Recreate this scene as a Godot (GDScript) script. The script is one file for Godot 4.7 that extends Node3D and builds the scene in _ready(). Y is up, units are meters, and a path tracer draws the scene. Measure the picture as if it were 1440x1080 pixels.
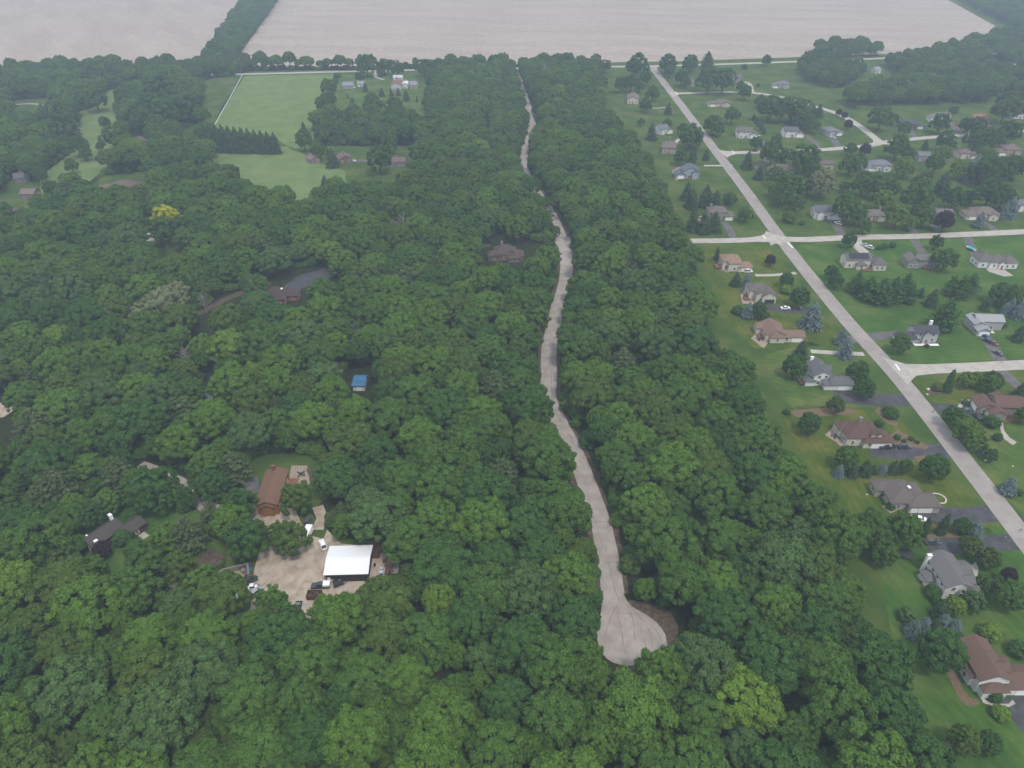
extends Node3D
# An aerial view over oak woods, a winding lane and a rural subdivision. Units are metres, y is up.

var rng := RandomNumberGenerator.new()
var M := {}          # materials by name
var names := {}
var houses := []     # [Vector2, short phrase] landmarks for labels
var road_lines := [] # [PackedVector2Array, half width]


func _ready():
	rng.seed = 11
	# ---------------------------------------------------------------- camera
	var cam := Camera3D.new()
	cam.name = "camera"
	cam.position = Vector3(0, 170, 0)
	cam.rotation_degrees = Vector3(-35, 0, 0)
	cam.fov = 56.83
	cam.near = 1.0
	cam.far = 9000.0
	cam.current = true
	add_child(cam)
	# ---------------------------------------------------------------- sky, air, sun
	var sky_look := ProceduralSkyMaterial.new()
	sky_look.sky_top_color = Color(0.86, 0.89, 0.94)
	sky_look.sky_horizon_color = Color(0.83, 0.85, 0.89)
	sky_look.sky_curve = 0.2
	sky_look.ground_bottom_color = Color(0.3, 0.33, 0.28)
	sky_look.ground_horizon_color = Color(0.62, 0.64, 0.66)
	sky_look.sky_energy_multiplier = 1.0
	var sky := Sky.new()
	sky.sky_material = sky_look
	var env := Environment.new()
	env.background_mode = Environment.BG_SKY
	env.sky = sky
	env.tonemap_mode = Environment.TONE_MAPPER_LINEAR
	env.tonemap_exposure = 1.57
	env.fog_enabled = true
	env.fog_density = 0.00029
	env.fog_light_color = Color(0.84, 0.92, 1.0)
	env.sdfgi_enabled = true
	env.ssao_enabled = true
	env.ssil_enabled = true
	var we := WorldEnvironment.new()
	we.name = "environment"
	we.environment = env
	add_child(we)
	var sun := DirectionalLight3D.new()
	sun.name = "sun"
	sun.light_energy = 0.5
	sun.light_color = Color(1.0, 0.965, 0.91)
	sun.light_angular_distance = 10.0
	sun.shadow_enabled = true
	sun.rotation_degrees = Vector3(-62, 28, 0)
	add_child(sun)

	make_materials()
	make_ground()
	make_roads()
	make_houses()
	make_things()
	make_trees()
	make_woods()


# ---------------------------------------------------------------- small helpers
func numbered(n: String) -> String:
	if not names.has(n):
		names[n] = 0
		return n
	names[n] += 1
	return "%s_%03d" % [n, names[n]]


func thing(called: String, label: String, category: String, at := Vector3.ZERO, turn := 0.0, group := "") -> Node3D:
	var o := Node3D.new()
	o.name = numbered(called)
	o.position = at
	o.rotation.y = turn
	o.set_meta("label", label)
	o.set_meta("category", category)
	if group:
		o.set_meta("group", group)
	add_child(o)
	return o


func part(called: String, mesh: Mesh, parent: Node, at := Vector3.ZERO, turn := 0.0, mat: Material = null) -> MeshInstance3D:
	var o := MeshInstance3D.new()
	o.name = called
	o.mesh = mesh
	o.position = at
	o.rotation.y = turn
	if mat:
		o.material_override = mat
	parent.add_child(o, true)
	return o


func structure(called: String, mesh: Mesh) -> MeshInstance3D:
	var o := MeshInstance3D.new()
	o.name = numbered(called)
	o.mesh = mesh
	o.set_meta("kind", "structure")
	add_child(o)
	return o


func pts(a: Array) -> PackedVector2Array:
	var p := PackedVector2Array()
	for i in range(0, a.size(), 2):
		p.append(Vector2(a[i], a[i + 1]))
	return p


func lin(r: float, g: float, b: float) -> Color:
	return Color(r, g, b).linear_to_srgb()


# triangle soup, clockwise front faces, flat normals
func tri(v: PackedVector3Array, a: Vector3, b: Vector3, c: Vector3) -> void:
	v.append(a); v.append(b); v.append(c)


func quad(v: PackedVector3Array, a: Vector3, b: Vector3, c: Vector3, d: Vector3) -> void:
	v.append(a); v.append(b); v.append(c)
	v.append(a); v.append(c); v.append(d)


func tri_out(v: PackedVector3Array, a: Vector3, b: Vector3, c: Vector3, inside: Vector3) -> void:
	if (c - a).cross(b - a).dot((a + b + c) / 3.0 - inside) >= 0.0:
		tri(v, a, b, c)
	else:
		tri(v, a, c, b)


func quad_out(v: PackedVector3Array, a: Vector3, b: Vector3, c: Vector3, d: Vector3, inside: Vector3) -> void:
	tri_out(v, a, b, c, inside)
	tri_out(v, a, c, d, inside)


func box(v: PackedVector3Array, c: Vector3, s: Vector3) -> void:
	taper(v, c, s, Vector2(s.x, s.z))


# a box whose top face has its own size and may be shifted: crates, cabins, chimneys
func taper(v: PackedVector3Array, c: Vector3, s: Vector3, top: Vector2, shift := Vector2.ZERO) -> void:
	var lo := []
	var hi := []
	for k in [Vector2(-1, -1), Vector2(1, -1), Vector2(1, 1), Vector2(-1, 1)]:
		lo.append(c + Vector3(k.x * s.x / 2, -s.y / 2, k.y * s.z / 2))
		hi.append(c + Vector3(k.x * top.x / 2 + shift.x, s.y / 2, k.y * top.y / 2 + shift.y))
	var m := c
	quad_out(v, hi[0], hi[1], hi[2], hi[3], m)
	quad_out(v, lo[0], lo[1], lo[2], lo[3], m)
	for i in 4:
		var j := (i + 1) % 4
		quad_out(v, lo[i], lo[j], hi[j], hi[i], m)


func tube(v: PackedVector3Array, a: Vector3, b: Vector3, ra: float, rb: float, n := 6) -> void:
	var d := (b - a).normalized()
	var s := d.cross(Vector3(0.31, 0.2, 0.93)).normalized()
	var t := d.cross(s)
	for i in n:
		var p := TAU * i / n
		var q := TAU * (i + 1) / n
		var u := s * cos(p) + t * sin(p)
		var w := s * cos(q) + t * sin(q)
		quad_out(v, a + u * ra, a + w * ra, b + w * rb, b + u * rb, (a + b) / 2)
		if rb > 0.01:
			tri_out(v, b, b + u * rb, b + w * rb, a)


func build(v: PackedVector3Array, mat: Material, colors := PackedColorArray(), uv := PackedVector2Array()) -> ArrayMesh:
	var nrm := PackedVector3Array()
	nrm.resize(v.size())
	for i in range(0, v.size(), 3):
		var k := (v[i + 2] - v[i]).cross(v[i + 1] - v[i]).normalized()
		nrm[i] = k
		nrm[i + 1] = k
		nrm[i + 2] = k
	var a := []
	a.resize(Mesh.ARRAY_MAX)
	a[Mesh.ARRAY_VERTEX] = v
	a[Mesh.ARRAY_NORMAL] = nrm
	if colors.size():
		a[Mesh.ARRAY_COLOR] = colors
	if uv.size():
		a[Mesh.ARRAY_TEX_UV] = uv
		a[Mesh.ARRAY_TEX_UV2] = uv
	var m := ArrayMesh.new()
	m.add_surface_from_arrays(Mesh.PRIMITIVE_TRIANGLES, a)
	m.surface_set_material(0, mat)
	return m


# flat sheet from a polygon on the ground, textured in world metres (turned by angle)
func sheet(poly: PackedVector2Array, y: float, mat: Material, angle := 0.0) -> ArrayMesh:
	var v := PackedVector3Array()
	var uv := PackedVector2Array()
	var idx := Geometry2D.triangulate_polygon(poly)
	for i in range(0, idx.size(), 3):
		var a := poly[idx[i]]
		var b := poly[idx[i + 1]]
		var c := poly[idx[i + 2]]
		if (c - a).cross(b - a) > 0.0:
			var k := b
			b = c
			c = k
		for p in [a, b, c]:
			v.append(Vector3(p.x, y, p.y))
			uv.append(p.rotated(angle))
	return build(v, mat, PackedColorArray(), uv)


func smooth(line: PackedVector2Array, step := 5.0) -> PackedVector2Array:
	var out := PackedVector2Array()
	for i in line.size() - 1:
		var p0 := line[maxi(i - 1, 0)]
		var p3 := line[mini(i + 2, line.size() - 1)]
		var n := maxi(1, int(line[i].distance_to(line[i + 1]) / step))
		for k in n:
			out.append(line[i].cubic_interpolate(line[i + 1], p0, p3, float(k) / n))
	out.append(line[line.size() - 1])
	return out


# outline of a ribbon along a line; flare widens its ends where it joins another road
func ribbon(line: PackedVector2Array, half: float, flare0 := 0.0, flare1 := 0.0, rough := 0.0) -> PackedVector2Array:
	var left := PackedVector2Array()
	var right := PackedVector2Array()
	var total := 0.0
	for i in line.size() - 1:
		total += line[i].distance_to(line[i + 1])
	var run := 0.0
	for i in line.size():
		var d := (line[mini(i + 1, line.size() - 1)] - line[maxi(i - 1, 0)]).normalized()
		var n := Vector2(-d.y, d.x)
		var w := half
		if flare0 > 0.0 and run < 12.0:
			w += flare0 * pow(1.0 - run / 12.0, 2.2)
		if flare1 > 0.0 and total - run < 12.0:
			w += flare1 * pow(1.0 - (total - run) / 12.0, 2.2)
		left.append(line[i] + n * (w + rng.randf_range(-rough, rough)))
		right.append(line[i] - n * (w + rng.randf_range(-rough, rough)))
		if i < line.size() - 1:
			run += line[i].distance_to(line[i + 1])
	right.reverse()
	left.append_array(right)
	return left


func strip(line: PackedVector2Array, half: float, y: float, mat: Material, flare0 := 0.0, flare1 := 0.0, rough := 0.0) -> ArrayMesh:
	var edge := ribbon(line, half, flare0, flare1, rough)
	var n := line.size()
	var v := PackedVector3Array()
	var uv := PackedVector2Array()
	for i in n - 1:
		var q := [edge[i], edge[i + 1], edge[2 * n - 2 - i], edge[2 * n - 1 - i]]
		for t in [[0, 1, 2], [0, 2, 3]]:
			var a: Vector2 = q[t[0]]
			var b: Vector2 = q[t[1]]
			var c: Vector2 = q[t[2]]
			if (c - a).cross(b - a) > 0.0:
				var k := b
				b = c
				c = k
			for p in [a, b, c]:
				v.append(Vector3(p.x, y, p.y))
				uv.append(p)
	return build(v, mat, PackedColorArray(), uv)


func disc(c: Vector2, rx: float, rz: float, wob := 0.06, n := 28) -> PackedVector2Array:
	var p := PackedVector2Array()
	for i in n:
		var a := TAU * i / n
		var r := 1.0 + wob * sin(3.0 * a + c.x) + wob * 0.6 * sin(5.0 * a + c.y)
		p.append(c + Vector2(cos(a) * rx, sin(a) * rz) * r)
	return p


# ---------------------------------------------------------------- materials
func noise_tex(seed_: int, freq: float, lo: Color, hi: Color, mid = null, octaves := 5, size := 512) -> NoiseTexture2D:
	var n := FastNoiseLite.new()
	n.seed = seed_
	n.noise_type = FastNoiseLite.TYPE_SIMPLEX_SMOOTH
	n.frequency = freq
	n.fractal_octaves = octaves
	n.fractal_gain = 0.6
	var g := Gradient.new()
	g.set_color(0, lo)
	g.set_color(1, hi)
	g.set_offset(0, 0.22)
	g.set_offset(1, 0.78)
	if mid != null:
		g.add_point(0.5, mid)
	var t := NoiseTexture2D.new()
	t.width = size
	t.height = size
	t.seamless = true
	t.noise = n
	t.color_ramp = g
	return t


func flat_mat(called: String, c: Color, rough := 0.85, spec := 0.3) -> StandardMaterial3D:
	var m := StandardMaterial3D.new()
	m.resource_name = called
	m.albedo_color = c
	m.roughness = rough
	m.metallic_specular = spec
	m.cull_mode = BaseMaterial3D.CULL_DISABLED
	M[called] = m
	return m


# ground-like material: coarse texture on UV (world metres / big), fine multiply on UV2
func soil_mat(called: String, coarse: Texture2D, big: float, fine: Texture2D, small: float, tint := Color.WHITE, rough := 0.95) -> StandardMaterial3D:
	var m := flat_mat(called, tint, rough, 0.0)
	m.albedo_texture = coarse
	m.uv1_scale = Vector3(1.0 / big, 1.0 / big, 1)
	m.detail_enabled = true
	m.detail_albedo = fine
	m.detail_blend_mode = BaseMaterial3D.BLEND_MODE_MUL
	m.detail_uv_layer = BaseMaterial3D.DETAIL_UV_2
	m.uv2_scale = Vector3(1.0 / small, 1.0 / small, 1)
	return m


# building material: speckle in the object's own metres
func wall_mat(called: String, c: Color, t: Texture2D, per: float, rough := 0.9) -> StandardMaterial3D:
	var m := flat_mat(called, c, rough, 0.2)
	m.albedo_texture = t
	m.uv1_triplanar = true
	m.uv1_scale = Vector3.ONE / per
	return m


func stripes_image(seed_: int, period: int, depth: float) -> ImageTexture:
	var im := Image.create(256, 256, false, Image.FORMAT_RGB8)
	var r := RandomNumberGenerator.new()
	r.seed = seed_
	var n := FastNoiseLite.new()
	n.seed = seed_
	n.frequency = 0.02
	for x in 256:
		for y in 256:
			var band := 1.0 if ((x / period) % 2) == 0 else 1.0 - depth
			var k := clampf(band * (0.93 + 0.07 * n.get_noise_2d(x * 3.0, y)) + r.randf_range(-0.05, 0.05), 0.0, 1.0)
			im.set_pixel(x, y, Color(k, k, k))
	return ImageTexture.create_from_image(im)


func make_materials():
	var speckle := noise_tex(3, 0.09, Color(0.72, 0.72, 0.72), Color(1, 1, 1), null, 4)
	var speckle2 := noise_tex(9, 0.16, Color(0.6, 0.6, 0.6), Color(1, 1, 1), null, 4)
	var blotch := noise_tex(5, 0.012, Color(0.8, 0.8, 0.8), Color(1, 1, 1), null, 5)
	M["speckle"] = speckle
	M["speckle2"] = speckle2
	var mow := stripes_image(4, 16, 0.035)
	var turf := noise_tex(21, 0.012, lin(0.060, 0.110, 0.026), lin(0.124, 0.152, 0.044), lin(0.080, 0.131, 0.030), 6)
	soil_mat("grass", turf, 140.0, speckle2, 11.0, Color(1.06, 1.06, 1.06))
	soil_mat("mown", turf, 140.0, mow, 26.0)
	soil_mat("mown_dry", turf, 110.0, mow, 23.0, Color(1.0, 0.95, 0.84))
	soil_mat("mown_lush", turf, 170.0, mow, 29.0, Color(0.9, 0.98, 0.92))
	soil_mat("meadow", noise_tex(23, 0.014, lin(0.165, 0.245, 0.085), lin(0.225, 0.295, 0.112), lin(0.192, 0.270, 0.096), 6), 150.0, speckle2, 23.0)
	soil_mat("litter", noise_tex(24, 0.02, lin(0.028, 0.044, 0.018), lin(0.056, 0.062, 0.030), null, 6), 40.0, speckle2, 9.0)
	soil_mat("tilled", noise_tex(25, 0.008, lin(0.322, 0.270, 0.234), lin(0.372, 0.316, 0.276), lin(0.346, 0.292, 0.254), 6), 700.0, noise_tex(26, 0.02, Color(0.92, 0.92, 0.92), Color(1, 1, 1), null, 4), 120.0)
	M["tilled"].uv1_scale = Vector3(1.0 / 260.0, 1.0 / 1300.0, 1)
	soil_mat("asphalt_pale", noise_tex(27, 0.012, lin(0.340, 0.305, 0.285), lin(0.410, 0.372, 0.350), null, 6), 60.0, speckle, 6.0)
	soil_mat("lane_top", noise_tex(28, 0.014, lin(0.370, 0.325, 0.295), lin(0.470, 0.420, 0.385), null, 6), 45.0, speckle, 5.0)
	soil_mat("concrete", noise_tex(29, 0.012, lin(0.440, 0.405, 0.365), lin(0.540, 0.505, 0.460), null, 6), 40.0, speckle, 5.0)
	soil_mat("asphalt_dark", noise_tex(30, 0.012, lin(0.075, 0.077, 0.085), lin(0.112, 0.113, 0.122), null, 5), 30.0, speckle, 4.0)
	soil_mat("asphalt_gray", noise_tex(31, 0.012, lin(0.135, 0.132, 0.132), lin(0.180, 0.176, 0.174), null, 5), 30.0, speckle, 4.0)
	soil_mat("gravel", noise_tex(32, 0.018, lin(0.460, 0.370, 0.288), lin(0.640, 0.555, 0.460), lin(0.575, 0.480, 0.388), 6), 38.0, speckle2, 4.0)
	soil_mat("dirt", noise_tex(33, 0.02, lin(0.110, 0.084, 0.060), lin(0.200, 0.158, 0.118), null, 6), 18.0, speckle2, 3.0)
	soil_mat("mulch", noise_tex(34, 0.03, lin(0.180, 0.125, 0.075), lin(0.290, 0.215, 0.140), null, 6), 10.0, speckle2, 2.0)
	soil_mat("paving", noise_tex(35, 0.02, lin(0.330, 0.260, 0.200), lin(0.460, 0.380, 0.310), null, 5), 12.0, speckle, 2.0)
	soil_mat("decking", noise_tex(36, 0.02, lin(0.200, 0.105, 0.062), lin(0.290, 0.165, 0.100), null, 5), 6.0, speckle, 2.0)
	soil_mat("pond", noise_tex(37, 0.02, lin(0.030, 0.040, 0.036), lin(0.045, 0.056, 0.050), null, 3), 30.0, speckle, 20.0)
	M["pond"].roughness = 0.12
	M["pond"].metallic_specular = 0.5
	flat_mat("paint", lin(0.74, 0.73, 0.70), 0.7)
	flat_mat("tar", lin(0.10, 0.09, 0.085), 0.8)
	flat_mat("white", lin(0.78, 0.78, 0.76), 0.6)
	flat_mat("trim", lin(0.70, 0.69, 0.66), 0.6)
	flat_mat("pane", lin(0.028, 0.034, 0.042), 0.12, 0.5)
	flat_mat("tyre", lin(0.02, 0.02, 0.02), 0.9)
	flat_mat("rim", lin(0.35, 0.35, 0.36), 0.4)
	flat_mat("lamp_clear", lin(0.6, 0.6, 0.58), 0.2, 0.5)
	flat_mat("lamp_red", lin(0.32, 0.02, 0.015), 0.25, 0.5)
	flat_mat("iron", lin(0.04, 0.04, 0.042), 0.6)
	wall_mat("bark", lin(0.13, 0.105, 0.08), speckle2, 1.5)
	wall_mat("dead_wood", lin(0.36, 0.33, 0.30), speckle2, 1.5)
	wall_mat("block", lin(0.30, 0.29, 0.27), speckle2, 2.5)
	wall_mat("sand", lin(0.46, 0.38, 0.27), speckle2, 4.0)
	wall_mat("rust", lin(0.21, 0.095, 0.055), speckle2, 2.0)
	wall_mat("stone", lin(0.36, 0.33, 0.29), speckle2, 0.9)
	wall_mat("brick", lin(0.27, 0.13, 0.085), speckle2, 1.2)
	wall_mat("wood", lin(0.34, 0.165, 0.075), speckle2, 2.2)
	flat_mat("metal_white", lin(0.66, 0.67, 0.68), 0.5)
	wall_mat("metal_dark", lin(0.055, 0.045, 0.042), speckle, 4.0, 0.55)
	flat_mat("solar", lin(0.014, 0.016, 0.024), 0.2, 0.5)
	flat_mat("blue_vinyl", lin(0.05, 0.19, 0.42), 0.5)
	flat_mat("teal", lin(0.03, 0.38, 0.42), 0.4)
	flat_mat("orange", lin(0.75, 0.25, 0.06), 0.7)
	flat_mat("paving_edge", lin(0.52, 0.48, 0.42), 0.9)


func house_mat(kind: String, c: Color) -> StandardMaterial3D:
	var key := kind + c.to_html()
	if not M.has(key):
		if kind == "roof":
			wall_mat(key, c * 1.08, M["speckle2"], 3.4, 0.92)
		else:
			wall_mat(key, c, M["speckle"], 9.0, 0.8)
	return M[key]


# ---------------------------------------------------------------- ground
func make_ground():
	var big := pts([-4000, 600, 4000, 600, 4000, -6000, -4000, -6000])
	structure("ground", sheet(big, 0.0, M["grass"]))
	structure("forest_floor", sheet(WOODS, 0.02, M["litter"]))
	# ploughed fields beyond the county road
	structure("field", sheet(pts([-1172.2, -762.5,  -560, -828.6,  -429.7, -850.4,  -348.9, -869.4,  -499.2, -1524.9,  -1023.4, -4180.5,  -5717, -4180.5]), 0.04, M["tilled"], 0.55))
	structure("field", sheet(pts([-324.3, -881.1,  -140.1, -885.1,  203.5, -913.8,  517, -967,  702.5, -1103.6,  807.3, -1493.4,  1113.2, -2439.9,  988.1, -4180.5,  -776.4, -4180.5,  -438.5, -1524.9]), 0.04, M["tilled"], 1.45))
	for i in CLEARINGS.size():
		if not i in BARE_FLOOR:
			structure("lawn", sheet(CLEARINGS[i], 0.03, M["grass"]))
	for p in MEADOWS:
		structure("meadow", sheet(p, 0.05, M["meadow"], 0.3))
	for i in LAWNS.size():
		structure("lawn", sheet(LAWNS[i][0], 0.045, M[["mown", "mown_dry", "mown_lush"][i % 3]], LAWNS[i][1]))
	structure("pond", sheet(POND, 0.05, M["pond"]))
	for p in GRAVEL:
		structure("gravel_yard", sheet(p, 0.055, M["gravel"]))


# ---------------------------------------------------------------- roads
func make_roads():
	var y := 0.08
	for r in ROADS:
		var line := smooth(r[1], 6.0)
		road_lines.append([line, r[2]])
		y += 0.004
		structure(r[0], strip(line, r[2], y, M[r[3]], r[4], r[5]))
	# the lane, its turning circle and its worn dirt verge
	var lane := smooth(LANE, 4.0)
	road_lines.append([lane, 4.0, true])
	structure("verge", strip(lane, 5.0, 0.06, M["dirt"], 0, 0, 0.7))
	var ln := structure("lane", strip(lane, 3.4, 0.075, M["lane_top"], 0, 0, 0.1))
	structure("turning_circle", sheet(smooth(CIRCLE_EDGE, 1.5), 0.079, M["lane_top"]))
	structure("verge", sheet(disc(CIRCLE + Vector2(1.0, 0), 11.6, 12.0, 0.05, 40), 0.064, M["dirt"]))
	structure("lane_crossing", sheet(CROSSING, 0.085, M["lane_top"]))
	for c in CRACKS:
		part("crack_seal", strip(smooth(c, 2.0), 0.045, 0.092, M["tar"], 0, 0, 0.05), ln)
	for i in range(8, lane.size() - 3, 5):
		if rng.randf() < 0.7:
			var d := (lane[i + 1] - lane[i - 1]).normalized()
			var n := Vector2(-d.y, d.x) * 3.8
			part("crack_seal", strip(PackedVector2Array([lane[i] - n, lane[i] + d * rng.randf_range(-0.6, 0.6), lane[i] + n]), 0.05, 0.092, M["tar"], 0, 0, 0.03), ln)
	for s in STOP_LINES:
		structure("stop_line", strip(s, 0.35, 0.125, M["paint"]))
	y = 0.056
	for d in DRIVES:
		var line: PackedVector2Array = smooth(d[1], 3.0) if d[1].size() > 2 else d[1]
		road_lines.append([line, d[2]])
		y += 0.0004
		structure("driveway", strip(line, d[2], y, M[d[0]]))
	for p in PADS:
		y += 0.0004
		structure(p[0], sheet(p[2], y, M[p[1]]))


# ---------------------------------------------------------------- trees
# Every kind is modelled once in several variants and then scaled and turned.
var crowns := {}   # kind -> array of [crown mesh, trunk mesh]; nominal radius 6, height 14
const TINT := {
	"mid": Vector3(0.0551, 0.1074, 0.0221), "deep": Vector3(0.0418, 0.0900, 0.0221), "fresh": Vector3(0.0703, 0.1321, 0.0221),
	"olive": Vector3(0.0627, 0.1014, 0.0221), "grey": Vector3(0.0608, 0.1091, 0.0339), "lime": Vector3(0.0931, 0.1580, 0.0236),
	"yellow": Vector3(0.300, 0.320, 0.020), "plum": Vector3(0.0330, 0.0210, 0.0260), "blue": Vector3(0.105, 0.148, 0.140),
	"pine": Vector3(0.060, 0.088, 0.034), "spruce": Vector3(0.0454, 0.0781, 0.0340), "pale": Vector3(0.145, 0.168, 0.080), "dead": Vector3(0.1559, 0.1530, 0.0846),
}
const TINT_WORD := {
	"mid": "medium green", "deep": "dark green", "fresh": "bright green", "olive": "olive green", "grey": "grey green", "lime": "yellow green",
	"yellow": "golden yellow", "plum": "dark purple", "blue": "blue grey", "pine": "olive tinged", "spruce": "dark green", "pale": "pale cream green", "dead": "bare grey",
}


func leaf_mat(t: String) -> StandardMaterial3D:
	var key := "leaf_" + t
	if not M.has(key):
		var c: Vector3 = TINT[t] / 0.78
		var m := flat_mat(key, lin(c.x, c.y, c.z), 0.9, 0.0)
		m.vertex_color_use_as_albedo = true
	return M[key]


func leaf(v: PackedVector3Array, cs: PackedColorArray, p: Vector3, n: Vector3, s: float, col: Color) -> void:
	var t := n.cross(Vector3(rng.randf() - 0.5, rng.randf() - 0.5, rng.randf() - 0.5)).normalized()
	var b := n.cross(t).normalized()
	var dip := n * s * 0.28
	var e1 := p + b * s * 0.66 - dip
	var e2 := p - b * s * 0.66 - dip
	var a := p + t * s
	var c := p - t * s
	v.append(a); v.append(e1); v.append(c)
	v.append(a); v.append(c); v.append(e2)
	for i in 6:
		cs.append(col)


const ICO := [[0, 0, 1], [0.894, 0, 0.447], [0.276, 0.851, 0.447], [-0.724, 0.526, 0.447], [-0.724, -0.526, 0.447], [0.276, -0.851, 0.447], [0.724, 0.526, -0.447], [-0.276, 0.851, -0.447], [-0.894, 0, -0.447], [-0.276, -0.851, -0.447], [0.724, -0.526, -0.447], [0, 0, -1]]
const ICO_F := [[0, 1, 2], [0, 2, 3], [0, 3, 4], [0, 4, 5], [0, 5, 1], [1, 6, 2], [2, 7, 3], [3, 8, 4], [4, 9, 5], [5, 10, 1], [6, 7, 2], [7, 8, 3], [8, 9, 4], [9, 10, 5], [10, 6, 1], [6, 11, 7], [7, 11, 8], [8, 11, 9], [9, 11, 10], [10, 11, 6]]


func blob(v: PackedVector3Array, cs: PackedColorArray, c: Vector3, r: Vector3, col: Color) -> void:
	var p := []
	for k in ICO:
		p.append(c + Vector3(k[0], k[2], k[1]) * r * rng.randf_range(0.85, 1.1))
	for f in ICO_F:
		tri_out(v, p[f[0]], p[f[1]], p[f[2]], c)
		for i in 3:
			cs.append(col)


func shade_of(base: float, spread: float) -> Color:
	var k := clampf(base + rng.randf_range(-spread, spread), 0.4, 1.0)
	var warm := rng.randf_range(-0.07, 0.07)
	return Color(clampf(k * (1.0 + warm), 0, 1), k, clampf(k * (1.0 - warm), 0, 1))


func sphere_dir() -> Vector3:
	var y := rng.randf_range(-1, 1)
	var a := rng.randf() * TAU
	var r := sqrt(1.0 - y * y)
	return Vector3(cos(a) * r, y, sin(a) * r)


# a bough: a ball of small folded leaf sprays round a leafy core
func bough(v: PackedVector3Array, cs: PackedColorArray, c: Vector3, r: float, out: Vector3, size: float, base: float) -> void:
	blob(v, cs, c, Vector3(r, r * 0.85, r) * 0.72, shade_of(base, 0.05))
	var n := int(62.0 * pow(r / (size * 3.4), 2.0))
	for i in n:
		var d := sphere_dir()
		if d.dot(out) < -0.45:
			d = -d
		var bump := 0.86 + 0.16 * sin(d.x * 7.0 + c.x * 3.0) * sin(d.z * 7.0 + c.z * 2.0) + rng.randf_range(-0.06, 0.14)
		var nn := (d + Vector3(rng.randf_range(-0.7, 0.7), rng.randf_range(-0.35, 0.85), rng.randf_range(-0.7, 0.7))).normalized()
		leaf(v, cs, c + d * Vector3(r, r * 0.85, r) * bump, nn, size * rng.randf_range(0.7, 1.25), shade_of(base, 0.13))


func broad_crown(R: float, lo: float, top: float, boughs: int, lobes: float, br: Vector2, size := 0.42) -> ArrayMesh:
	var v := PackedVector3Array()
	var cs := PackedColorArray()
	var mid := Vector3(0, lo + (top - lo) * 0.46, 0)
	var rv := top - mid.y
	var rl := mid.y - lo
	var ph := rng.randf() * TAU
	var k2 := rng.randi_range(3, 5)
	# inner mass that keeps the sky from showing right through
	blob(v, cs, mid, Vector3(R * 0.5, rv * 0.5, R * 0.5), Color(0.78, 0.78, 0.78))
	for i in boughs:
		# spiral of directions, denser on top
		var y := 1.0 - 1.45 * (i + 0.5) / boughs
		var a := i * 2.39996 + rng.randf_range(-0.35, 0.35)
		var rr := sqrt(maxf(0.0, 1.0 - y * y))
		var d := Vector3(cos(a) * rr, y, sin(a) * rr)
		var reach := 1.0 + lobes * sin(k2 * a + ph) * rr + rng.randf_range(-0.18, 0.10)
		var r := rng.randf_range(br.x, br.y)
		var p := mid + d * Vector3(R - r * 0.75, (rv if y > 0.0 else rl) - r * 0.7, R - r * 0.75) * reach
		bough(v, cs, p, r, d, size, rng.randf_range(0.66, 0.9))
	return build(v, null, cs)


func trunk_mesh(h: float, r: float, spread: float, limbs: int) -> ArrayMesh:
	var v := PackedVector3Array()
	var fork := h * 0.42
	tube(v, Vector3(0, -0.3, 0), Vector3(0.1, fork, 0.05), r * 1.25, r * 0.8, 8)
	tube(v, Vector3(0.1, fork, 0.05), Vector3(0, h * 0.8, 0.1), r * 0.8, r * 0.25, 6)
	for i in limbs:
		var a := TAU * i / limbs + rng.randf_range(-0.4, 0.4)
		var s := Vector3(0.06, fork * rng.randf_range(0.8, 1.3), 0.03)
		var e := Vector3(cos(a) * spread, h * rng.randf_range(0.55, 0.75), sin(a) * spread)
		var m := s.lerp(e, 0.5) + Vector3(0, -0.4, 0)
		tube(v, s, m, r * 0.45, r * 0.3, 5)
		tube(v, m, e, r * 0.3, r * 0.08, 5)
	return build(v, M["bark"])


# conifer: whorls of drooping sprays round a stem; droop and density tell spruce from pine
func conifer_crown(R: float, H: float, lo: float, levels: int, droop: float, plume: float, size: float, power: float) -> ArrayMesh:
	var v := PackedVector3Array()
	var cs := PackedColorArray()
	for l in levels:
		var f := float(l) / levels
		var y := lerpf(lo, H, pow(f, 0.95))
		var r := R * pow(1.0 - f, power) * rng.randf_range(0.78, 1.14) + 0.15
		if l % 2 == 0:
			blob(v, cs, Vector3(0, y + 0.3, 0), Vector3(r * 0.6, R * 0.22, r * 0.6), Color(0.78, 0.78, 0.78))
		var n := maxi(4, int(r / R * 15.0 * plume))
		var spin := rng.randf() * TAU
		for b in n:
			var a := spin + TAU * b / n + rng.randf_range(-0.2, 0.2)
			var len_ := r * rng.randf_range(0.62, 1.18)
			var base := rng.randf_range(0.64, 0.92)
			var steps := maxi(2, int(len_ / (size * 0.85)))
			for k in steps:
				var g := (k + 1.0) / steps
				var dirv := Vector3(cos(a), 0, sin(a))
				var p := dirv * len_ * g + Vector3(0, y - droop * len_ * g * g, 0)
				for q in 2:
					var side := Vector3(-dirv.z, 0, dirv.x) * rng.randf_range(-1, 1) * size * 1.1
					var nn := (dirv * rng.randf_range(0.1, 0.8) + Vector3(rng.randf_range(-0.5, 0.5), rng.randf_range(0.5, 1.1), rng.randf_range(-0.5, 0.5))).normalized()
					leaf(v, cs, p + side + Vector3(0, rng.randf_range(-0.15, 0.2), 0), nn, size * rng.randf_range(0.75, 1.2), shade_of(base, 0.1))
	blob(v, cs, Vector3(0, H, 0), Vector3(0.12, 0.7, 0.12), Color(0.78, 0.78, 0.78))
	return build(v, null, cs)


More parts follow.
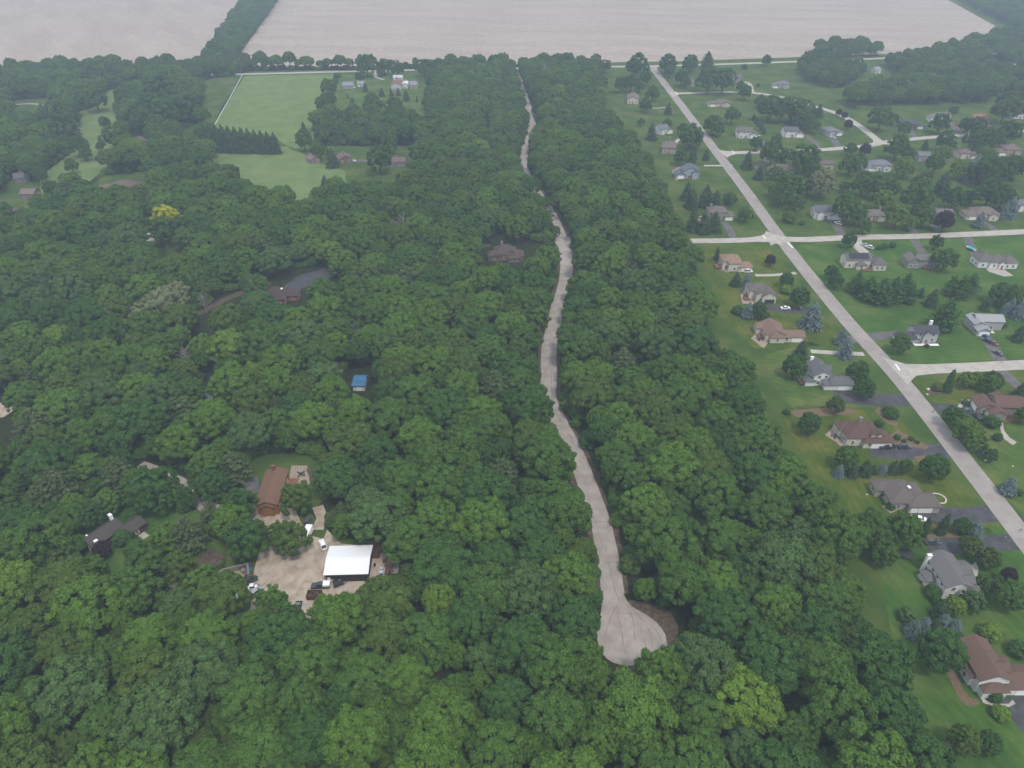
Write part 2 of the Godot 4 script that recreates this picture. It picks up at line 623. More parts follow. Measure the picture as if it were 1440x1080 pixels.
func bare_crown(H: float, R: float) -> ArrayMesh:
	var v := PackedVector3Array()
	tube(v, Vector3(0, -0.3, 0), Vector3(0.2, H * 0.5, 0), 0.38, 0.26, 7)
	tube(v, Vector3(0.2, H * 0.5, 0), Vector3(0, H, 0.3), 0.26, 0.05, 6)
	for i in 17:
		var a := i * 2.4
		var s := Vector3(0.15, H * rng.randf_range(0.32, 0.85), 0.1)
		var l := R * rng.randf_range(0.5, 1.0) * (1.25 - s.y / H * 0.7)
		var e := s + Vector3(cos(a) * l, l * rng.randf_range(0.4, 0.9), sin(a) * l)
		tube(v, s, e, 0.16, 0.05, 5)
		for j in 5:
			var f := rng.randf_range(0.35, 0.95)
			var b := s.lerp(e, f)
			tube(v, b, b + Vector3(rng.randf_range(-1, 1), rng.randf_range(0.1, 1.0), rng.randf_range(-1, 1)) * l * 0.4, 0.07, 0.02, 4)
	return build(v, M["dead_wood"])


func make_trees():
	rng.seed = 77
	crowns["b"] = []
	for i in 8:
		var lobes := rng.randf_range(0.06, 0.2)
		crowns["b"].append([broad_crown(6.2, rng.randf_range(2.8, 4.2), 14.0, rng.randi_range(98, 116), lobes, Vector2(0.75, 1.55), 0.31), trunk_mesh(12.0, 0.34, 3.4, 5)])
	crowns["y"] = []   # yard trees branch low
	for i in 6:
		crowns["y"].append([broad_crown(6.1, 0.9, 14.0, rng.randi_range(64, 76), rng.randf_range(0.1, 0.24), Vector2(0.85, 1.6), 0.36), trunk_mesh(11.0, 0.34, 3.0, 5)])
	crowns["o"] = []   # neat oval yard trees
	for i in 4:
		crowns["o"].append([broad_crown(6.0, 1.2, 14.0, 86, 0.04, Vector2(0.9, 1.5), 0.4), trunk_mesh(11.0, 0.3, 2.6, 5)])
	crowns["u"] = []   # shrubs, reaching the ground
	for i in 3:
		crowns["u"].append([broad_crown(6.0, -1.5, 14.0, 34, 0.08, Vector2(1.7, 2.7), 0.75), trunk_mesh(6.0, 0.5, 3.0, 6)])
	crowns["s"] = []
	for i in 4:
		crowns["s"].append([conifer_crown(6.0, 14.0, 0.4, 17, 0.30, 1.25, 0.62, 0.54), trunk_mesh(12.5, 0.3, 0.6, 3)])
	crowns["p"] = []   # white pines: looser, broader whorls
	for i in 4:
		crowns["p"].append([conifer_crown(6.2, 14.0, 2.2, 11, -0.10, 0.85, 0.70, 0.62), trunk_mesh(12.5, 0.32, 0.6, 3)])
	crowns["n"] = []   # narrow junipers
	for i in 2:
		crowns["n"].append([conifer_crown(6.0, 14.0, 0.2, 15, 0.2, 1.3, 1.0, 0.5), trunk_mesh(12.0, 0.5, 0.6, 3)])
	crowns["d"] = []
	for i in 3:
		crowns["d"].append([bare_crown(14.0, 6.0), null])
	var tally := 0
	for row in TREES:
		for i in range(0, row[2].size(), 4):
			var a: Array = row[2]
			single_tree(row[0], row[1], Vector2(a[i], a[i + 1]), a[i + 2], a[i + 3], tally, "")
			tally += 1


const KIND_NAME := {"b": "yard_tree", "o": "shade_tree", "u": "shrub", "s": "spruce_tree", "p": "pine_tree", "n": "juniper", "d": "bare_tree"}
const KIND_WORD := {"b": "spreading broadleaf tree", "o": "oval shade tree", "u": "rounded shrub", "s": "conical spruce", "p": "feathery pine", "n": "narrow upright juniper", "d": "leafless tree"}
const KIND_CAT := {"b": "tree", "o": "tree", "u": "shrub", "s": "tree", "p": "tree", "n": "shrub", "d": "tree"}


func nearest_place(p: Vector2) -> String:
	var best := 1e9
	var words := ""
	for h in houses + LANDMARKS:
		var d: float = p.distance_to(h[0])
		if d < best:
			best = d
			words = h[1]
	return words if best < 75.0 else ""


func single_tree(kind: String, tint: String, p: Vector2, r: float, h: float, k: int, woods: String) -> void:
	var variants: Array = crowns["y" if kind == "b" and not woods else kind]
	var pair: Array = variants[k % variants.size()]
	var size := "" if r > 2.6 or kind == "u" or woods else "small "
	if r > 6.5:
		size = "large "
	var place := nearest_place(p)
	var label := "%s%s %s" % [size, TINT_WORD[tint], KIND_WORD[kind]]
	var called: String = KIND_NAME[kind]
	var group := "%ss in the yards" % called.replace("_", " ")
	if woods:
		label = "%s%s %s in the woods" % [size, TINT_WORD[tint], "pine" if kind == "p" else ["rounded", "lobed", "domed", "uneven"][(k % variants.size()) % 4] + " tree"]
		called = "woodland_tree" if kind == "b" else KIND_NAME[kind]
		group = "trees of the oak woods"
	label += (" " + place) if place else " far from any house"
	var t := thing(called, label, KIND_CAT[kind], Vector3(p.x, 0, p.y), fmod(k * 2.399, TAU), group)
	t.scale = Vector3(r / 6.0, h / 14.0, r / 6.0)
	if kind == "d":
		part("trunk", pair[0], t)
		return
	part("crown", pair[0], t, Vector3.ZERO, 0.0, leaf_mat(tint))
	part("trunk", pair[1], t)


# ---------------------------------------------------------------- the woods
func far_from_roads(p: Vector2, r: float) -> bool:
	for l in road_lines:
		var line: PackedVector2Array = l[0]
		var reach: float = l[1] + r * (0.86 if l.size() > 2 else 0.7)
		if l.size() > 2 and p.y < -430.0:
			reach = 3.2 + r * (0.6 if p.y > -462.0 or p.y < -735.0 else 0.88)   # the far lane runs under closing crowns
		for i in range(0, line.size() - 1):
			if absf(line[i].x - p.x) > 40.0 or absf(line[i].y - p.y) > 60.0:
				continue
			if Geometry2D.get_closest_point_to_segment(p, line[i], line[i + 1]).distance_to(p) < reach:
				return false
	return true


func make_woods():
	rng.seed = 5
	var patches := FastNoiseLite.new()
	patches.seed = 8
	patches.frequency = 0.018
	var cells := {}
	var found := []
	for row in TREES:
		for i in range(0, row[2].size(), 4):
			cells_add(cells, Vector2(row[2][i], row[2][i + 1]), row[2][i + 2])
	for zone in ZONES:
		var poly: PackedVector2Array = zone[0]
		var shrunk := Geometry2D.offset_polygon(poly, -3.5)
		if shrunk.size() == 1:
			poly = shrunk[0]
		var box2 := Rect2(poly[0], Vector2.ZERO)
		for q in poly:
			box2 = box2.expand(q)
		var tries := int(box2.get_area() / zone[1])
		for i in tries:
			var p := box2.position + Vector2(rng.randf(), rng.randf()) * box2.size
			var f := float(i) / tries
			var r := lerpf(zone[3], zone[2], pow(f, 0.45)) * rng.randf_range(0.9, 1.1)
			if not Geometry2D.is_point_in_polygon(p, poly):
				continue
			var bad := false
			for e in CLEARINGS:
				if Geometry2D.is_point_in_polygon(p, e):
					bad = true
					break
			if bad or not room(cells, p, r) or not far_from_roads(p, r):
				continue
			cells_add(cells, p, r)
			var u := rng.randf() + patches.get_noise_2d(p.x, p.y) * 0.5
			var tint := "deep" if u < 0.16 else "mid" if u < 0.5 else "olive" if u < 0.6 else "grey" if u < 0.7 else "fresh" if u < 1.05 else "lime"
			if rng.randf() < 0.25:
				tint = ["mid", "fresh", "deep", "mid", "olive"][rng.randi() % 5]
			found.append([p.length(), p, r, 5.0 + r * 1.5 + rng.randf_range(-2.8, 3.0), tint, "p" if rng.randf() < zone[4] else "b"])
	found.sort_custom(func(a, b): return a[0] < b[0])
	var single := mini(300, found.size())
	for i in single:
		var t: Array = found[i]
		single_tree(t[5], "pine" if t[5] == "p" else t[4], t[1], t[2], t[3], i * 5 + int(t[0]), "woods")
	# the rest of the canopy reads as one mass
	var woods := Node3D.new()
	woods.name = "woodland_canopy"
	woods.set_meta("kind", "stuff")
	woods.set_meta("label", "unbroken green canopy of the woods stretching to the county road")
	woods.set_meta("category", "woodland")
	add_child(woods)
	var lots := {}
	for i in range(single, found.size()):
		var t: Array = found[i]
		var n: int = int(abs(t[1].x * 7.0 + t[1].y * 3.0)) % crowns[t[5]].size()
		var key := "%s%d" % [t[5], n]
		if not lots.has(key):
			lots[key] = []
		lots[key].append(t)
	for key in lots:
		var pair: Array = crowns[key[0]][int(key.substr(1))]
		for piece in 2:
			var mm := MultiMesh.new()
			mm.transform_format = MultiMesh.TRANSFORM_3D
			mm.use_colors = piece == 0
			mm.mesh = pair[piece]
			mm.instance_count = lots[key].size()
			for i in lots[key].size():
				var t: Array = lots[key][i]
				var b := Basis(Vector3.UP, i * 2.399).scaled(Vector3(t[2] / 6.0, t[3] / 14.0, t[2] / 6.0))
				mm.set_instance_transform(i, Transform3D(b, Vector3(t[1].x, 0, t[1].y)))
				if piece == 0:
					var c: Vector3 = TINT["pine" if t[5] == "p" else t[4]] / 0.78
					mm.set_instance_color(i, Color(c.x, c.y, c.z))
			var o := MultiMeshInstance3D.new()
			o.name = "crowns" if piece == 0 else "trunks"
			o.multimesh = mm
			if piece == 0:
				o.material_override = leaf_white()
			o.set_meta("kind", "stuff")
			woods.add_child(o, true)
	# low undergrowth between the trunks
	var low := []
	var span := Rect2(WOODS[0], Vector2.ZERO)
	for q in WOODS:
		span = span.expand(q)
	for i in int(span.get_area() / 17.0):
		var p := span.position + Vector2(rng.randf(), rng.randf()) * span.size
		if not Geometry2D.is_point_in_polygon(p, WOODS):
			continue
		var bad := false
		for e in CLEARINGS:
			if Geometry2D.is_point_in_polygon(p, e):
				bad = true
				break
		if not bad and far_from_roads(p, 1.5):
			low.append(p)
	for n in 3:
		var mm := MultiMesh.new()
		mm.transform_format = MultiMesh.TRANSFORM_3D
		mm.use_colors = true
		mm.mesh = crowns["u"][n][0]
		mm.instance_count = (low.size() - n + 2) / 3
		for i in mm.instance_count:
			var p: Vector2 = low[i * 3 + n]
			var r := rng.randf_range(1.6, 3.4)
			mm.set_instance_transform(i, Transform3D(Basis(Vector3.UP, i * 2.399).scaled(Vector3(r / 6.0, r * 1.5 / 14.0, r / 6.0)), Vector3(p.x, 0, p.y)))
			var c: Vector3 = TINT[["mid", "fresh", "olive", "deep"][i % 4]] / 0.78
			mm.set_instance_color(i, Color(c.x, c.y, c.z))
		var o := MultiMeshInstance3D.new()
		o.name = "undergrowth"
		o.multimesh = mm
		o.material_override = leaf_white()
		o.set_meta("kind", "stuff")
		woods.add_child(o, true)
	print("woodland trees ", found.size())


func leaf_white() -> StandardMaterial3D:
	if not M.has("leaf_white"):
		var m := flat_mat("leaf_white", Color.WHITE, 0.9, 0.0)
		m.vertex_color_use_as_albedo = true
	return M["leaf_white"]


func cells_add(cells: Dictionary, p: Vector2, r: float) -> void:
	var k := Vector2i(int(floor(p.x / 16.0)), int(floor(p.y / 16.0)))
	if not cells.has(k):
		cells[k] = []
	cells[k].append([p, r])


func room(cells: Dictionary, p: Vector2, r: float) -> bool:
	var k := Vector2i(int(floor(p.x / 16.0)), int(floor(p.y / 16.0)))
	for dx in [-1, 0, 1]:
		for dz in [-1, 0, 1]:
			for o in cells.get(k + Vector2i(dx, dz), []):
				if p.distance_to(o[0]) < (r + o[1]) * 0.78:
					return false
	return true


# ---------------------------------------------------------------- houses
# wing: [centre x, centre z, length x, length z, wall height, roof kind, pitch, base height]
var window_frame: ArrayMesh
var window_pane: ArrayMesh
var door_leaf: ArrayMesh
var plan := 0.8         # scale of the drawn house plans
var rise_scale := 0.9


func wall_of(v: PackedVector3Array, w: Array) -> void:
	var x0: float = w[0] - w[2] / 2.0
	var x1: float = w[0] + w[2] / 2.0
	var z0: float = w[1] - w[3] / 2.0
	var z1: float = w[1] + w[3] / 2.0
	var y0: float = w[7]
	var y1: float = w[7] + w[4]
	var c := Vector3(w[0], (y0 + y1) / 2.0, w[1])
	if y0 == 0.0:
		y0 = -0.3
	var p := [Vector2(x0, z0), Vector2(x1, z0), Vector2(x1, z1), Vector2(x0, z1)]
	for i in 4:
		var a: Vector2 = p[i]
		var b: Vector2 = p[(i + 1) % 4]
		quad_out(v, Vector3(a.x, y0, a.y), Vector3(b.x, y0, b.y), Vector3(b.x, y1, b.y), Vector3(a.x, y1, a.y), c)
	if w[5] == "gx":
		var rise: float = w[3] / 2.0 * w[6]
		for x in [x0, x1]:
			tri_out(v, Vector3(x, y1, z0), Vector3(x, y1, z1), Vector3(x, y1 + rise, w[1]), c)
	elif w[5] == "gz":
		var rise: float = w[2] / 2.0 * w[6]
		for z in [z0, z1]:
			tri_out(v, Vector3(x0, y1, z), Vector3(x1, y1, z), Vector3(w[0], y1 + rise, z), c)


func slab(v: PackedVector3Array, a: Vector3, b: Vector3, c: Vector3, d: Vector3, thick: float) -> void:
	var dn := Vector3(0, -thick, 0)
	var m := (a + b + c + d) / 4.0 + dn * 0.5
	quad_out(v, a, b, c, d, m)
	quad_out(v, a + dn, b + dn, c + dn, d + dn, m)
	var q := [a, b, c, d]
	for i in 4:
		var s: Vector3 = q[i]
		var e: Vector3 = q[(i + 1) % 4]
		if s.distance_to(e) > 0.01:
			quad_out(v, s, e, e + dn, s + dn, m)


func roof_of(v: PackedVector3Array, w: Array, over := 0.45) -> void:
	var x0: float = w[0] - w[2] / 2.0 - over
	var x1: float = w[0] + w[2] / 2.0 + over
	var z0: float = w[1] - w[3] / 2.0 - over
	var z1: float = w[1] + w[3] / 2.0 + over
	var y: float = w[7] + w[4] - over * w[6] + 0.16
	var t := 0.18
	if w[5] == "gx":
		var r: float = y + (z1 - z0) / 2.0 * w[6]
		slab(v, Vector3(x0, y, z1), Vector3(x1, y, z1), Vector3(x1, r, w[1]), Vector3(x0, r, w[1]), t)
		slab(v, Vector3(x0, y, z0), Vector3(x1, y, z0), Vector3(x1, r, w[1]), Vector3(x0, r, w[1]), t)
	elif w[5] == "gz":
		var r: float = y + (x1 - x0) / 2.0 * w[6]
		slab(v, Vector3(x1, y, z0), Vector3(x1, y, z1), Vector3(w[0], r, z1), Vector3(w[0], r, z0), t)
		slab(v, Vector3(x0, y, z0), Vector3(x0, y, z1), Vector3(w[0], r, z1), Vector3(w[0], r, z0), t)
	else:
		var half := minf(x1 - x0, z1 - z0) / 2.0
		var r: float = y + half * w[6]
		var a := Vector3(w[0] - maxf(0.0, (x1 - x0) / 2.0 - half), r, w[1] - maxf(0.0, (z1 - z0) / 2.0 - half))
		var b := Vector3(w[0] + maxf(0.0, (x1 - x0) / 2.0 - half), r, w[1] + maxf(0.0, (z1 - z0) / 2.0 - half))
		var p := [Vector3(x0, y, z0), Vector3(x1, y, z0), Vector3(x1, y, z1), Vector3(x0, y, z1)]
		if x1 - x0 >= z1 - z0:
			slab(v, p[0], p[1], b, a, t)
			slab(v, p[3], p[2], b, a, t)
			slab(v, p[1], p[2], b, b, t)
			slab(v, p[0], p[3], a, a, t)
		else:
			slab(v, p[0], p[3], b, a, t)
			slab(v, p[1], p[2], b, a, t)
			slab(v, p[0], p[1], a, a, t)
			slab(v, p[3], p[2], b, b, t)


func covered(wings: Array, k: int, p: Vector3) -> bool:
	for i in wings.size():
		var w: Array = wings[i]
		if i != k and absf(p.x - w[0]) < w[2] / 2.0 + 0.5 and absf(p.z - w[1]) < w[3] / 2.0 + 0.5 and p.y < w[7] + w[4] + 0.6 + minf(w[2], w[3]) * 0.22 and p.y > w[7] - 1.0:
			return true
	return false


func windows_on(t: Node3D, wings: Array, k: int, wall_doors: Array) -> void:
	var w: Array = wings[k]
	var floors := maxi(1, int((w[4] + 0.4) / 2.8))
	for side in 4:
		var along_x := side < 2
		var length: float = w[2] if along_x else w[3]
		var n := int((length - 1.2) / 2.7)
		if w[7] > 0.0:
			n = mini(n, 1)
		for f in floors:
			for i in n:
				if rng.randf() < 0.12:
					continue
				var o := (i + 0.5) / n * (length - 1.4) - (length - 1.4) / 2.0
				var y: float = w[7] + f * 2.75 + minf(1.6, w[4] * 0.55)
				var s := 1.0 if side % 2 == 0 else -1.0
				var p := Vector3(w[0] + o, y, w[1] + s * (w[3] / 2.0)) if along_x else Vector3(w[0] + s * (w[2] / 2.0), y, w[1] + o)
				var q := p + (Vector3(0, 0, s) if along_x else Vector3(s, 0, 0)) * 0.6
				if covered(wings, k, q):
					continue
				var busy := false
				for d in wall_doors:
					if d[0] == k and d[1] == side and f == 0 and absf(d[2] - o) < d[3] / 2.0 + 0.75:
						busy = true
				if busy:
					continue
				var turn := (0.0 if s > 0 else PI) if along_x else (PI / 2 if s > 0 else -PI / 2)
				var fr := part("window", window_frame, t, p, turn)
				part("pane", window_pane, fr)


# doors: [wing, side (0 +z, 1 -z, 2 +x, 3 -x), offset, width, "garage" or "door"]
func house(label: String, short: String, at: Vector2, turn: float, wall: Color, roof: Color, wings: Array, doors: Array, extras := [], called := "house") -> Node3D:
	var t := thing(called, label, "house" if called == "house" else called.replace("_", " ").split(" ")[-1], Vector3(at.x, 0, at.y), deg_to_rad(turn))
	var ws := []
	for w in wings:
		var c: Array = w.duplicate()
		while c.size() < 8:
			c.append([0, 0, 8, 8, 3, "gx", 0.5, 0.0][c.size()])
		for q in 4:
			c[q] = c[q] * plan
		c[4] = c[4] * rise_scale
		c[7] = c[7] * rise_scale
		ws.append(c)
	var given := doors
	doors = []
	for d in given:
		doors.append([d[0], d[1], d[2] * plan, d[3] * (0.9 if d[4] != "door" else 1.0), d[4]])
	var asked := extras
	extras = []
	for e in asked:
		var q: Array = e.duplicate()
		if q[0] != "solar":
			q[1] = q[1] * plan
			q[2] = q[2] * plan
			q[3] = q[3] * (rise_scale if q[0] in ["chimney", "skylight"] else plan)
			if q[0] == "skylight":
				q[3] = q[3] - 0.25
			if q[0] in ["porch", "deck"]:
				q[4] = q[4] * plan
		extras.append(q)
	var wm := house_mat("wall", wall)
	var rm := house_mat("roof", roof)
	for k in ws.size():
		var v := PackedVector3Array()
		wall_of(v, ws[k])
		part("wall", build(v, wm), t)
		var rv := PackedVector3Array()
		roof_of(rv, ws[k])
		var ro := part("roof", build(rv, rm), t)
		# plumbing vent
		if ws[k][7] == 0.0 and k < 2:
			var vv := PackedVector3Array()
			tube(vv, Vector3(ws[k][0] + ws[k][2] * 0.2, ws[k][4] + 0.3, ws[k][1] - ws[k][3] * 0.12), Vector3(ws[k][0] + ws[k][2] * 0.2, ws[k][4] + minf(ws[k][2], ws[k][3]) * 0.5 * ws[k][6] + 0.1, ws[k][1] - ws[k][3] * 0.12), 0.08, 0.08, 6)
			part("vent_pipe", build(vv, M["block"]), ro)
		windows_on(t, ws, k, doors)
	for d in doors:
		var w: Array = ws[d[0]]
		var s := 1.0 if d[1] % 2 == 0 else -1.0
		var along: bool = d[1] < 2
		var p := Vector3(w[0] + d[2], 0, w[1] + s * (w[3] / 2.0 + 0.03)) if along else Vector3(w[0] + s * (w[2] / 2.0 + 0.03), 0, w[1] + d[2])
		var a := (0.0 if s > 0 else PI) if along else (PI / 2 if s > 0 else -PI / 2)
		if d[4] == "door":
			part("door", door_leaf, t, p, a)
		else:
			var v := PackedVector3Array()
			for i in 4:
				taper(v, Vector3(0, 0.3 + i * 0.56, 0.02), Vector3(d[3], 0.53, 0.06), Vector2(d[3] - 0.04, 0.06))
			part("garage_door", build(v, M["iron"] if d[4] == "open" else M["white"]), t, p, a)
	for e in extras:
		var v := PackedVector3Array()
		if e[0] == "chimney":
			taper(v, Vector3(e[1], e[3] / 2.0 - 0.15, e[2]), Vector3(1.3, e[3] + 0.3, 0.9), Vector2(1.15, 0.8))
			box(v, Vector3(e[1], e[3] + 0.09, e[2]), Vector3(1.35, 0.18, 0.95))
			part("chimney", build(v, M[e[4]]), t)
		elif e[0] == "solar":
			# array of panels lying on the +z slope of wing e[1]
			var w: Array = ws[e[1]]
			for i in e[2]:
				for j in e[3]:
					if 1.1 + j * 1.75 > w[3] / 2.0:
						continue
					var z: float = 1.1 + j * 1.75
					var yy: float = w[7] + w[4] + 0.34 + (w[3] / 2.0 - z) * w[6]
					var x: float = w[0] - e[2] * 0.54 + i * 1.08 + 0.54 + e[4]
					var dy: float = 0.82 * w[6]
					var pv := PackedVector3Array()
					slab(pv, Vector3(-0.5, -dy, 0.82), Vector3(0.5, -dy, 0.82), Vector3(0.5, dy, -0.82), Vector3(-0.5, dy, -0.82), 0.06)
					part("solar_panel", build(pv, M["solar"]), t, Vector3(x, yy, w[1] + z))
		elif e[0] == "porch":
			box(v, Vector3(e[1], 0.12, e[2]), Vector3(e[3], 0.3, e[4]))
			part("porch", build(v, M["trim"]), t)
		elif e[0] == "deck":
			var n := int(e[4] / 0.6)
			for i in n:
				box(v, Vector3(e[1], e[5], e[2] - e[4] / 2.0 + (i + 0.5) * 0.6), Vector3(e[3], 0.12, 0.56))
			for cx in [-1, 1]:
				for cz in [-1, 1]:
					box(v, Vector3(e[1] + cx * (e[3] / 2.0 - 0.2), e[5] / 2.0 - 0.1, e[2] + cz * (e[4] / 2.0 - 0.2)), Vector3(0.2, e[5], 0.2))
			for k in 3:
				box(v, Vector3(e[1], e[5] + 0.3 + k * 0.3, e[2] + e[4] / 2.0 - 0.05), Vector3(e[3], 0.07, 0.05))
				box(v, Vector3(e[1] - e[3] / 2.0 + 0.05, e[5] + 0.3 + k * 0.3, e[2]), Vector3(0.05, 0.07, e[4]))
			part("deck", build(v, M["decking"]), t)
		elif e[0] == "skylight":
			taper(v, Vector3(e[1], e[3], e[2]), Vector3(1.0, 0.25, 1.2), Vector2(0.9, 1.1))
			part("skylight", build(v, M["white"]), t)
	houses.append([at, short])
	return t


func make_houses():
	rng.seed = 31
	var v := PackedVector3Array()
	for s in [-1, 1]:
		box(v, Vector3(s * 0.58, 0, 0.03), Vector3(0.12, 1.55, 0.1))
		box(v, Vector3(0, s * 0.78, 0.03), Vector3(1.28, 0.12, 0.12))
	box(v, Vector3(0, 0, 0.04), Vector3(1.04, 0.06, 0.08))
	window_frame = build(v, M["trim"])
	v = PackedVector3Array()
	box(v, Vector3(0, 0, 0.012), Vector3(1.04, 1.44, 0.06))
	window_pane = build(v, M["pane"])
	v = PackedVector3Array()
	box(v, Vector3(0, 1.05, 0.03), Vector3(1.0, 2.1, 0.1))
	box(v, Vector3(0, 0.08, 0.5), Vector3(1.8, 0.16, 1.0))
	box(v, Vector3(0.34, 1.0, 0.1), Vector3(0.08, 0.08, 0.08))
	door_leaf = build(v, M["wood"])
	near_houses()
	plan = 0.9
	rise_scale = 0.95
	for h in FAR_HOUSES:
		far_house(h)


# far houses: a main block with a garage wing and a front gable; each row says its size, colours and arrangement
func far_house(h: Array) -> void:
	var at: Vector2 = h[0]
	var l: float = h[1]
	var w: float = h[2]
	var tall: float = h[3]
	var side: float = h[5]
	var kind: String = h[4]
	var wings := [[0, 0, l * 0.68, w, tall, kind, 0.5]]
	var doors := []
	if side != 0.0:
		wings.append([side * l * 0.42, w * 0.16, l * 0.4, w * 0.86, 3.0, "hz" if kind[0] == "h" else "gz", 0.5])
		doors.append([1, 0, 0.0, minf(4.9, l * 0.36 - 0.6), "garage"])
		wings.append([-side * l * 0.14, w * 0.5, l * 0.22, w * 0.34, tall * 0.92, "gz", 0.6])
	doors.append([0, 0, side * l * 0.08, 1.0, "door"])
	var ex := []
	if rng.randf() < 0.35:
		ex.append(["chimney", -side * l * 0.22, -w * 0.2, tall + w * 0.25 + 0.5, "stone"])
	house(h[9], h[10], at, h[6], h[7], h[8], wings, doors, ex)


# ---------------------------------------------------------------- vehicles and yard things
var wheel_mesh: ArrayMesh
var rim_mesh: ArrayMesh


func wheels(t: Node3D, spots: Array, r: float) -> void:
	for s in spots:
		var w := part("wheel", wheel_mesh, t, Vector3(s.x, r, s.y))
		w.scale = Vector3(r / 0.34, r / 0.34, 1.0)
		part("rim", rim_mesh, w)


# extrude a side profile (x along, y up) across the width, tucked in at the top
func profile(v: PackedVector3Array, p: Array, width: float, tuck: float, ymax: float) -> void:
	var n := p.size()
	var poly := PackedVector2Array()
	for q in p:
		poly.append(Vector2(q[0], q[1]))
	var idx := Geometry2D.triangulate_polygon(poly)
	var mid := Vector3.ZERO
	for q in poly:
		mid += Vector3(q.x, q.y, 0) / n
	var at := func(q: Vector2, s: float) -> Vector3: return Vector3(q.x, q.y, s * (width / 2.0 - tuck * clampf(q.y / ymax, 0, 1)))
	for s in [-1.0, 1.0]:
		for i in range(0, idx.size(), 3):
			tri_out(v, at.call(poly[idx[i]], s), at.call(poly[idx[i + 1]], s), at.call(poly[idx[i + 2]], s), mid)
	for i in n:
		var a := poly[i]
		var b := poly[(i + 1) % n]
		quad_out(v, at.call(a, -1.0), at.call(b, -1.0), at.call(b, 1.0), at.call(a, 1.0), mid)


func paint_mat(c: Color) -> StandardMaterial3D:
	var key := "paint" + c.to_html()
	if not M.has(key):
		var m := flat_mat(key, c, 0.35, 0.5)
		m.clearcoat_enabled = true
		m.clearcoat = 0.5
		m.clearcoat_roughness = 0.1
	return M[key]


func car(called: String, label: String, at: Vector2, turn: float, c: Color, shape := "sedan", cap := false) -> Node3D:
	var t := thing(called, label, "car" if shape != "pickup" else "pickup truck", Vector3(at.x, 0.062, at.y), deg_to_rad(turn))
	var v := PackedVector3Array()
	var g := PackedVector3Array()
	var top := PackedVector3Array()
	var bodyp := paint_mat(c)
	if shape == "pickup":
		profile(v, [[-2.8, 0.45], [2.75, 0.45], [2.85, 0.75], [2.7, 1.05], [1.3, 1.15], [1.2, 1.2], [-0.75, 1.2], [-0.75, 0.8], [-2.8, 0.8]], 1.95, 0.08, 1.8)
		part("body", build(v, bodyp), t)
		profile(g, [[1.25, 1.14], [0.6, 1.78], [-0.55, 1.78], [-0.72, 1.14]], 1.8, 0.2, 1.8)
		part("glass", build(g, M["pane"]), t)
		box(top, Vector3(0.02, 1.81, 0), Vector3(1.15, 0.08, 1.36))
		part("roof", build(top, bodyp), t)
		for s in [-1, 1]:
			var b := PackedVector3Array()
			box(b, Vector3(-1.78, 1.0, s * 0.9), Vector3(2.05, 0.42, 0.1))
			part("bed_side", build(b, bodyp), t)
		if cap:
			var cp := PackedVector3Array()
			taper(cp, Vector3(-1.78, 1.5, 0), Vector3(2.1, 0.62, 1.86), Vector2(2.0, 1.6))
			part("bed_cap", build(cp, M["white"]), t)
		var tg := PackedVector3Array()
		box(tg, Vector3(-2.78, 1.0, 0), Vector3(0.08, 0.42, 1.75))
		part("tailgate", build(tg, bodyp), t)
		wheels(t, [Vector2(1.75, 0.88), Vector2(1.75, -0.88), Vector2(-1.75, 0.88), Vector2(-1.75, -0.88)], 0.4)
	else:
		var h := 1.46 if shape == "sedan" else 1.75
		var back := -1.5 if shape == "sedan" else -2.2
		profile(v, [[-2.3, 0.32], [2.3, 0.32], [2.38, 0.6], [2.2, 0.82], [1.15, 0.95], [back, 0.98], [-2.3, 0.92], [-2.38, 0.6]], 1.84, 0.06, 1.0)
		part("body", build(v, bodyp), t)
		profile(g, [[1.2, 0.93], [0.45, h - 0.05], [back + 0.75, h - 0.05], [back, 0.96]], 1.72, 0.22, h)
		part("glass", build(g, M["pane"]), t)
		box(top, Vector3((0.45 + back + 0.75) / 2.0, h - 0.02, 0), Vector3(0.45 - back - 0.75, 0.07, 1.3))
		part("roof", build(top, bodyp), t)
		wheels(t, [Vector2(1.45, 0.82), Vector2(1.45, -0.82), Vector2(-1.4, 0.82), Vector2(-1.4, -0.82)], 0.34)
	var fx := 2.82 if shape == "pickup" else 2.3
	for s in [-1, 1]:
		var l := PackedVector3Array()
		box(l, Vector3(fx, 0.74, s * 0.68), Vector3(0.1, 0.16, 0.36))
		part("headlight", build(l, M["lamp_clear"]), t)
		l = PackedVector3Array()
		box(l, Vector3(-2.8 if shape == "pickup" else -2.32, 0.84, s * 0.72), Vector3(0.1, 0.22, 0.26))
		part("taillight", build(l, M["lamp_red"]), t)
	return t


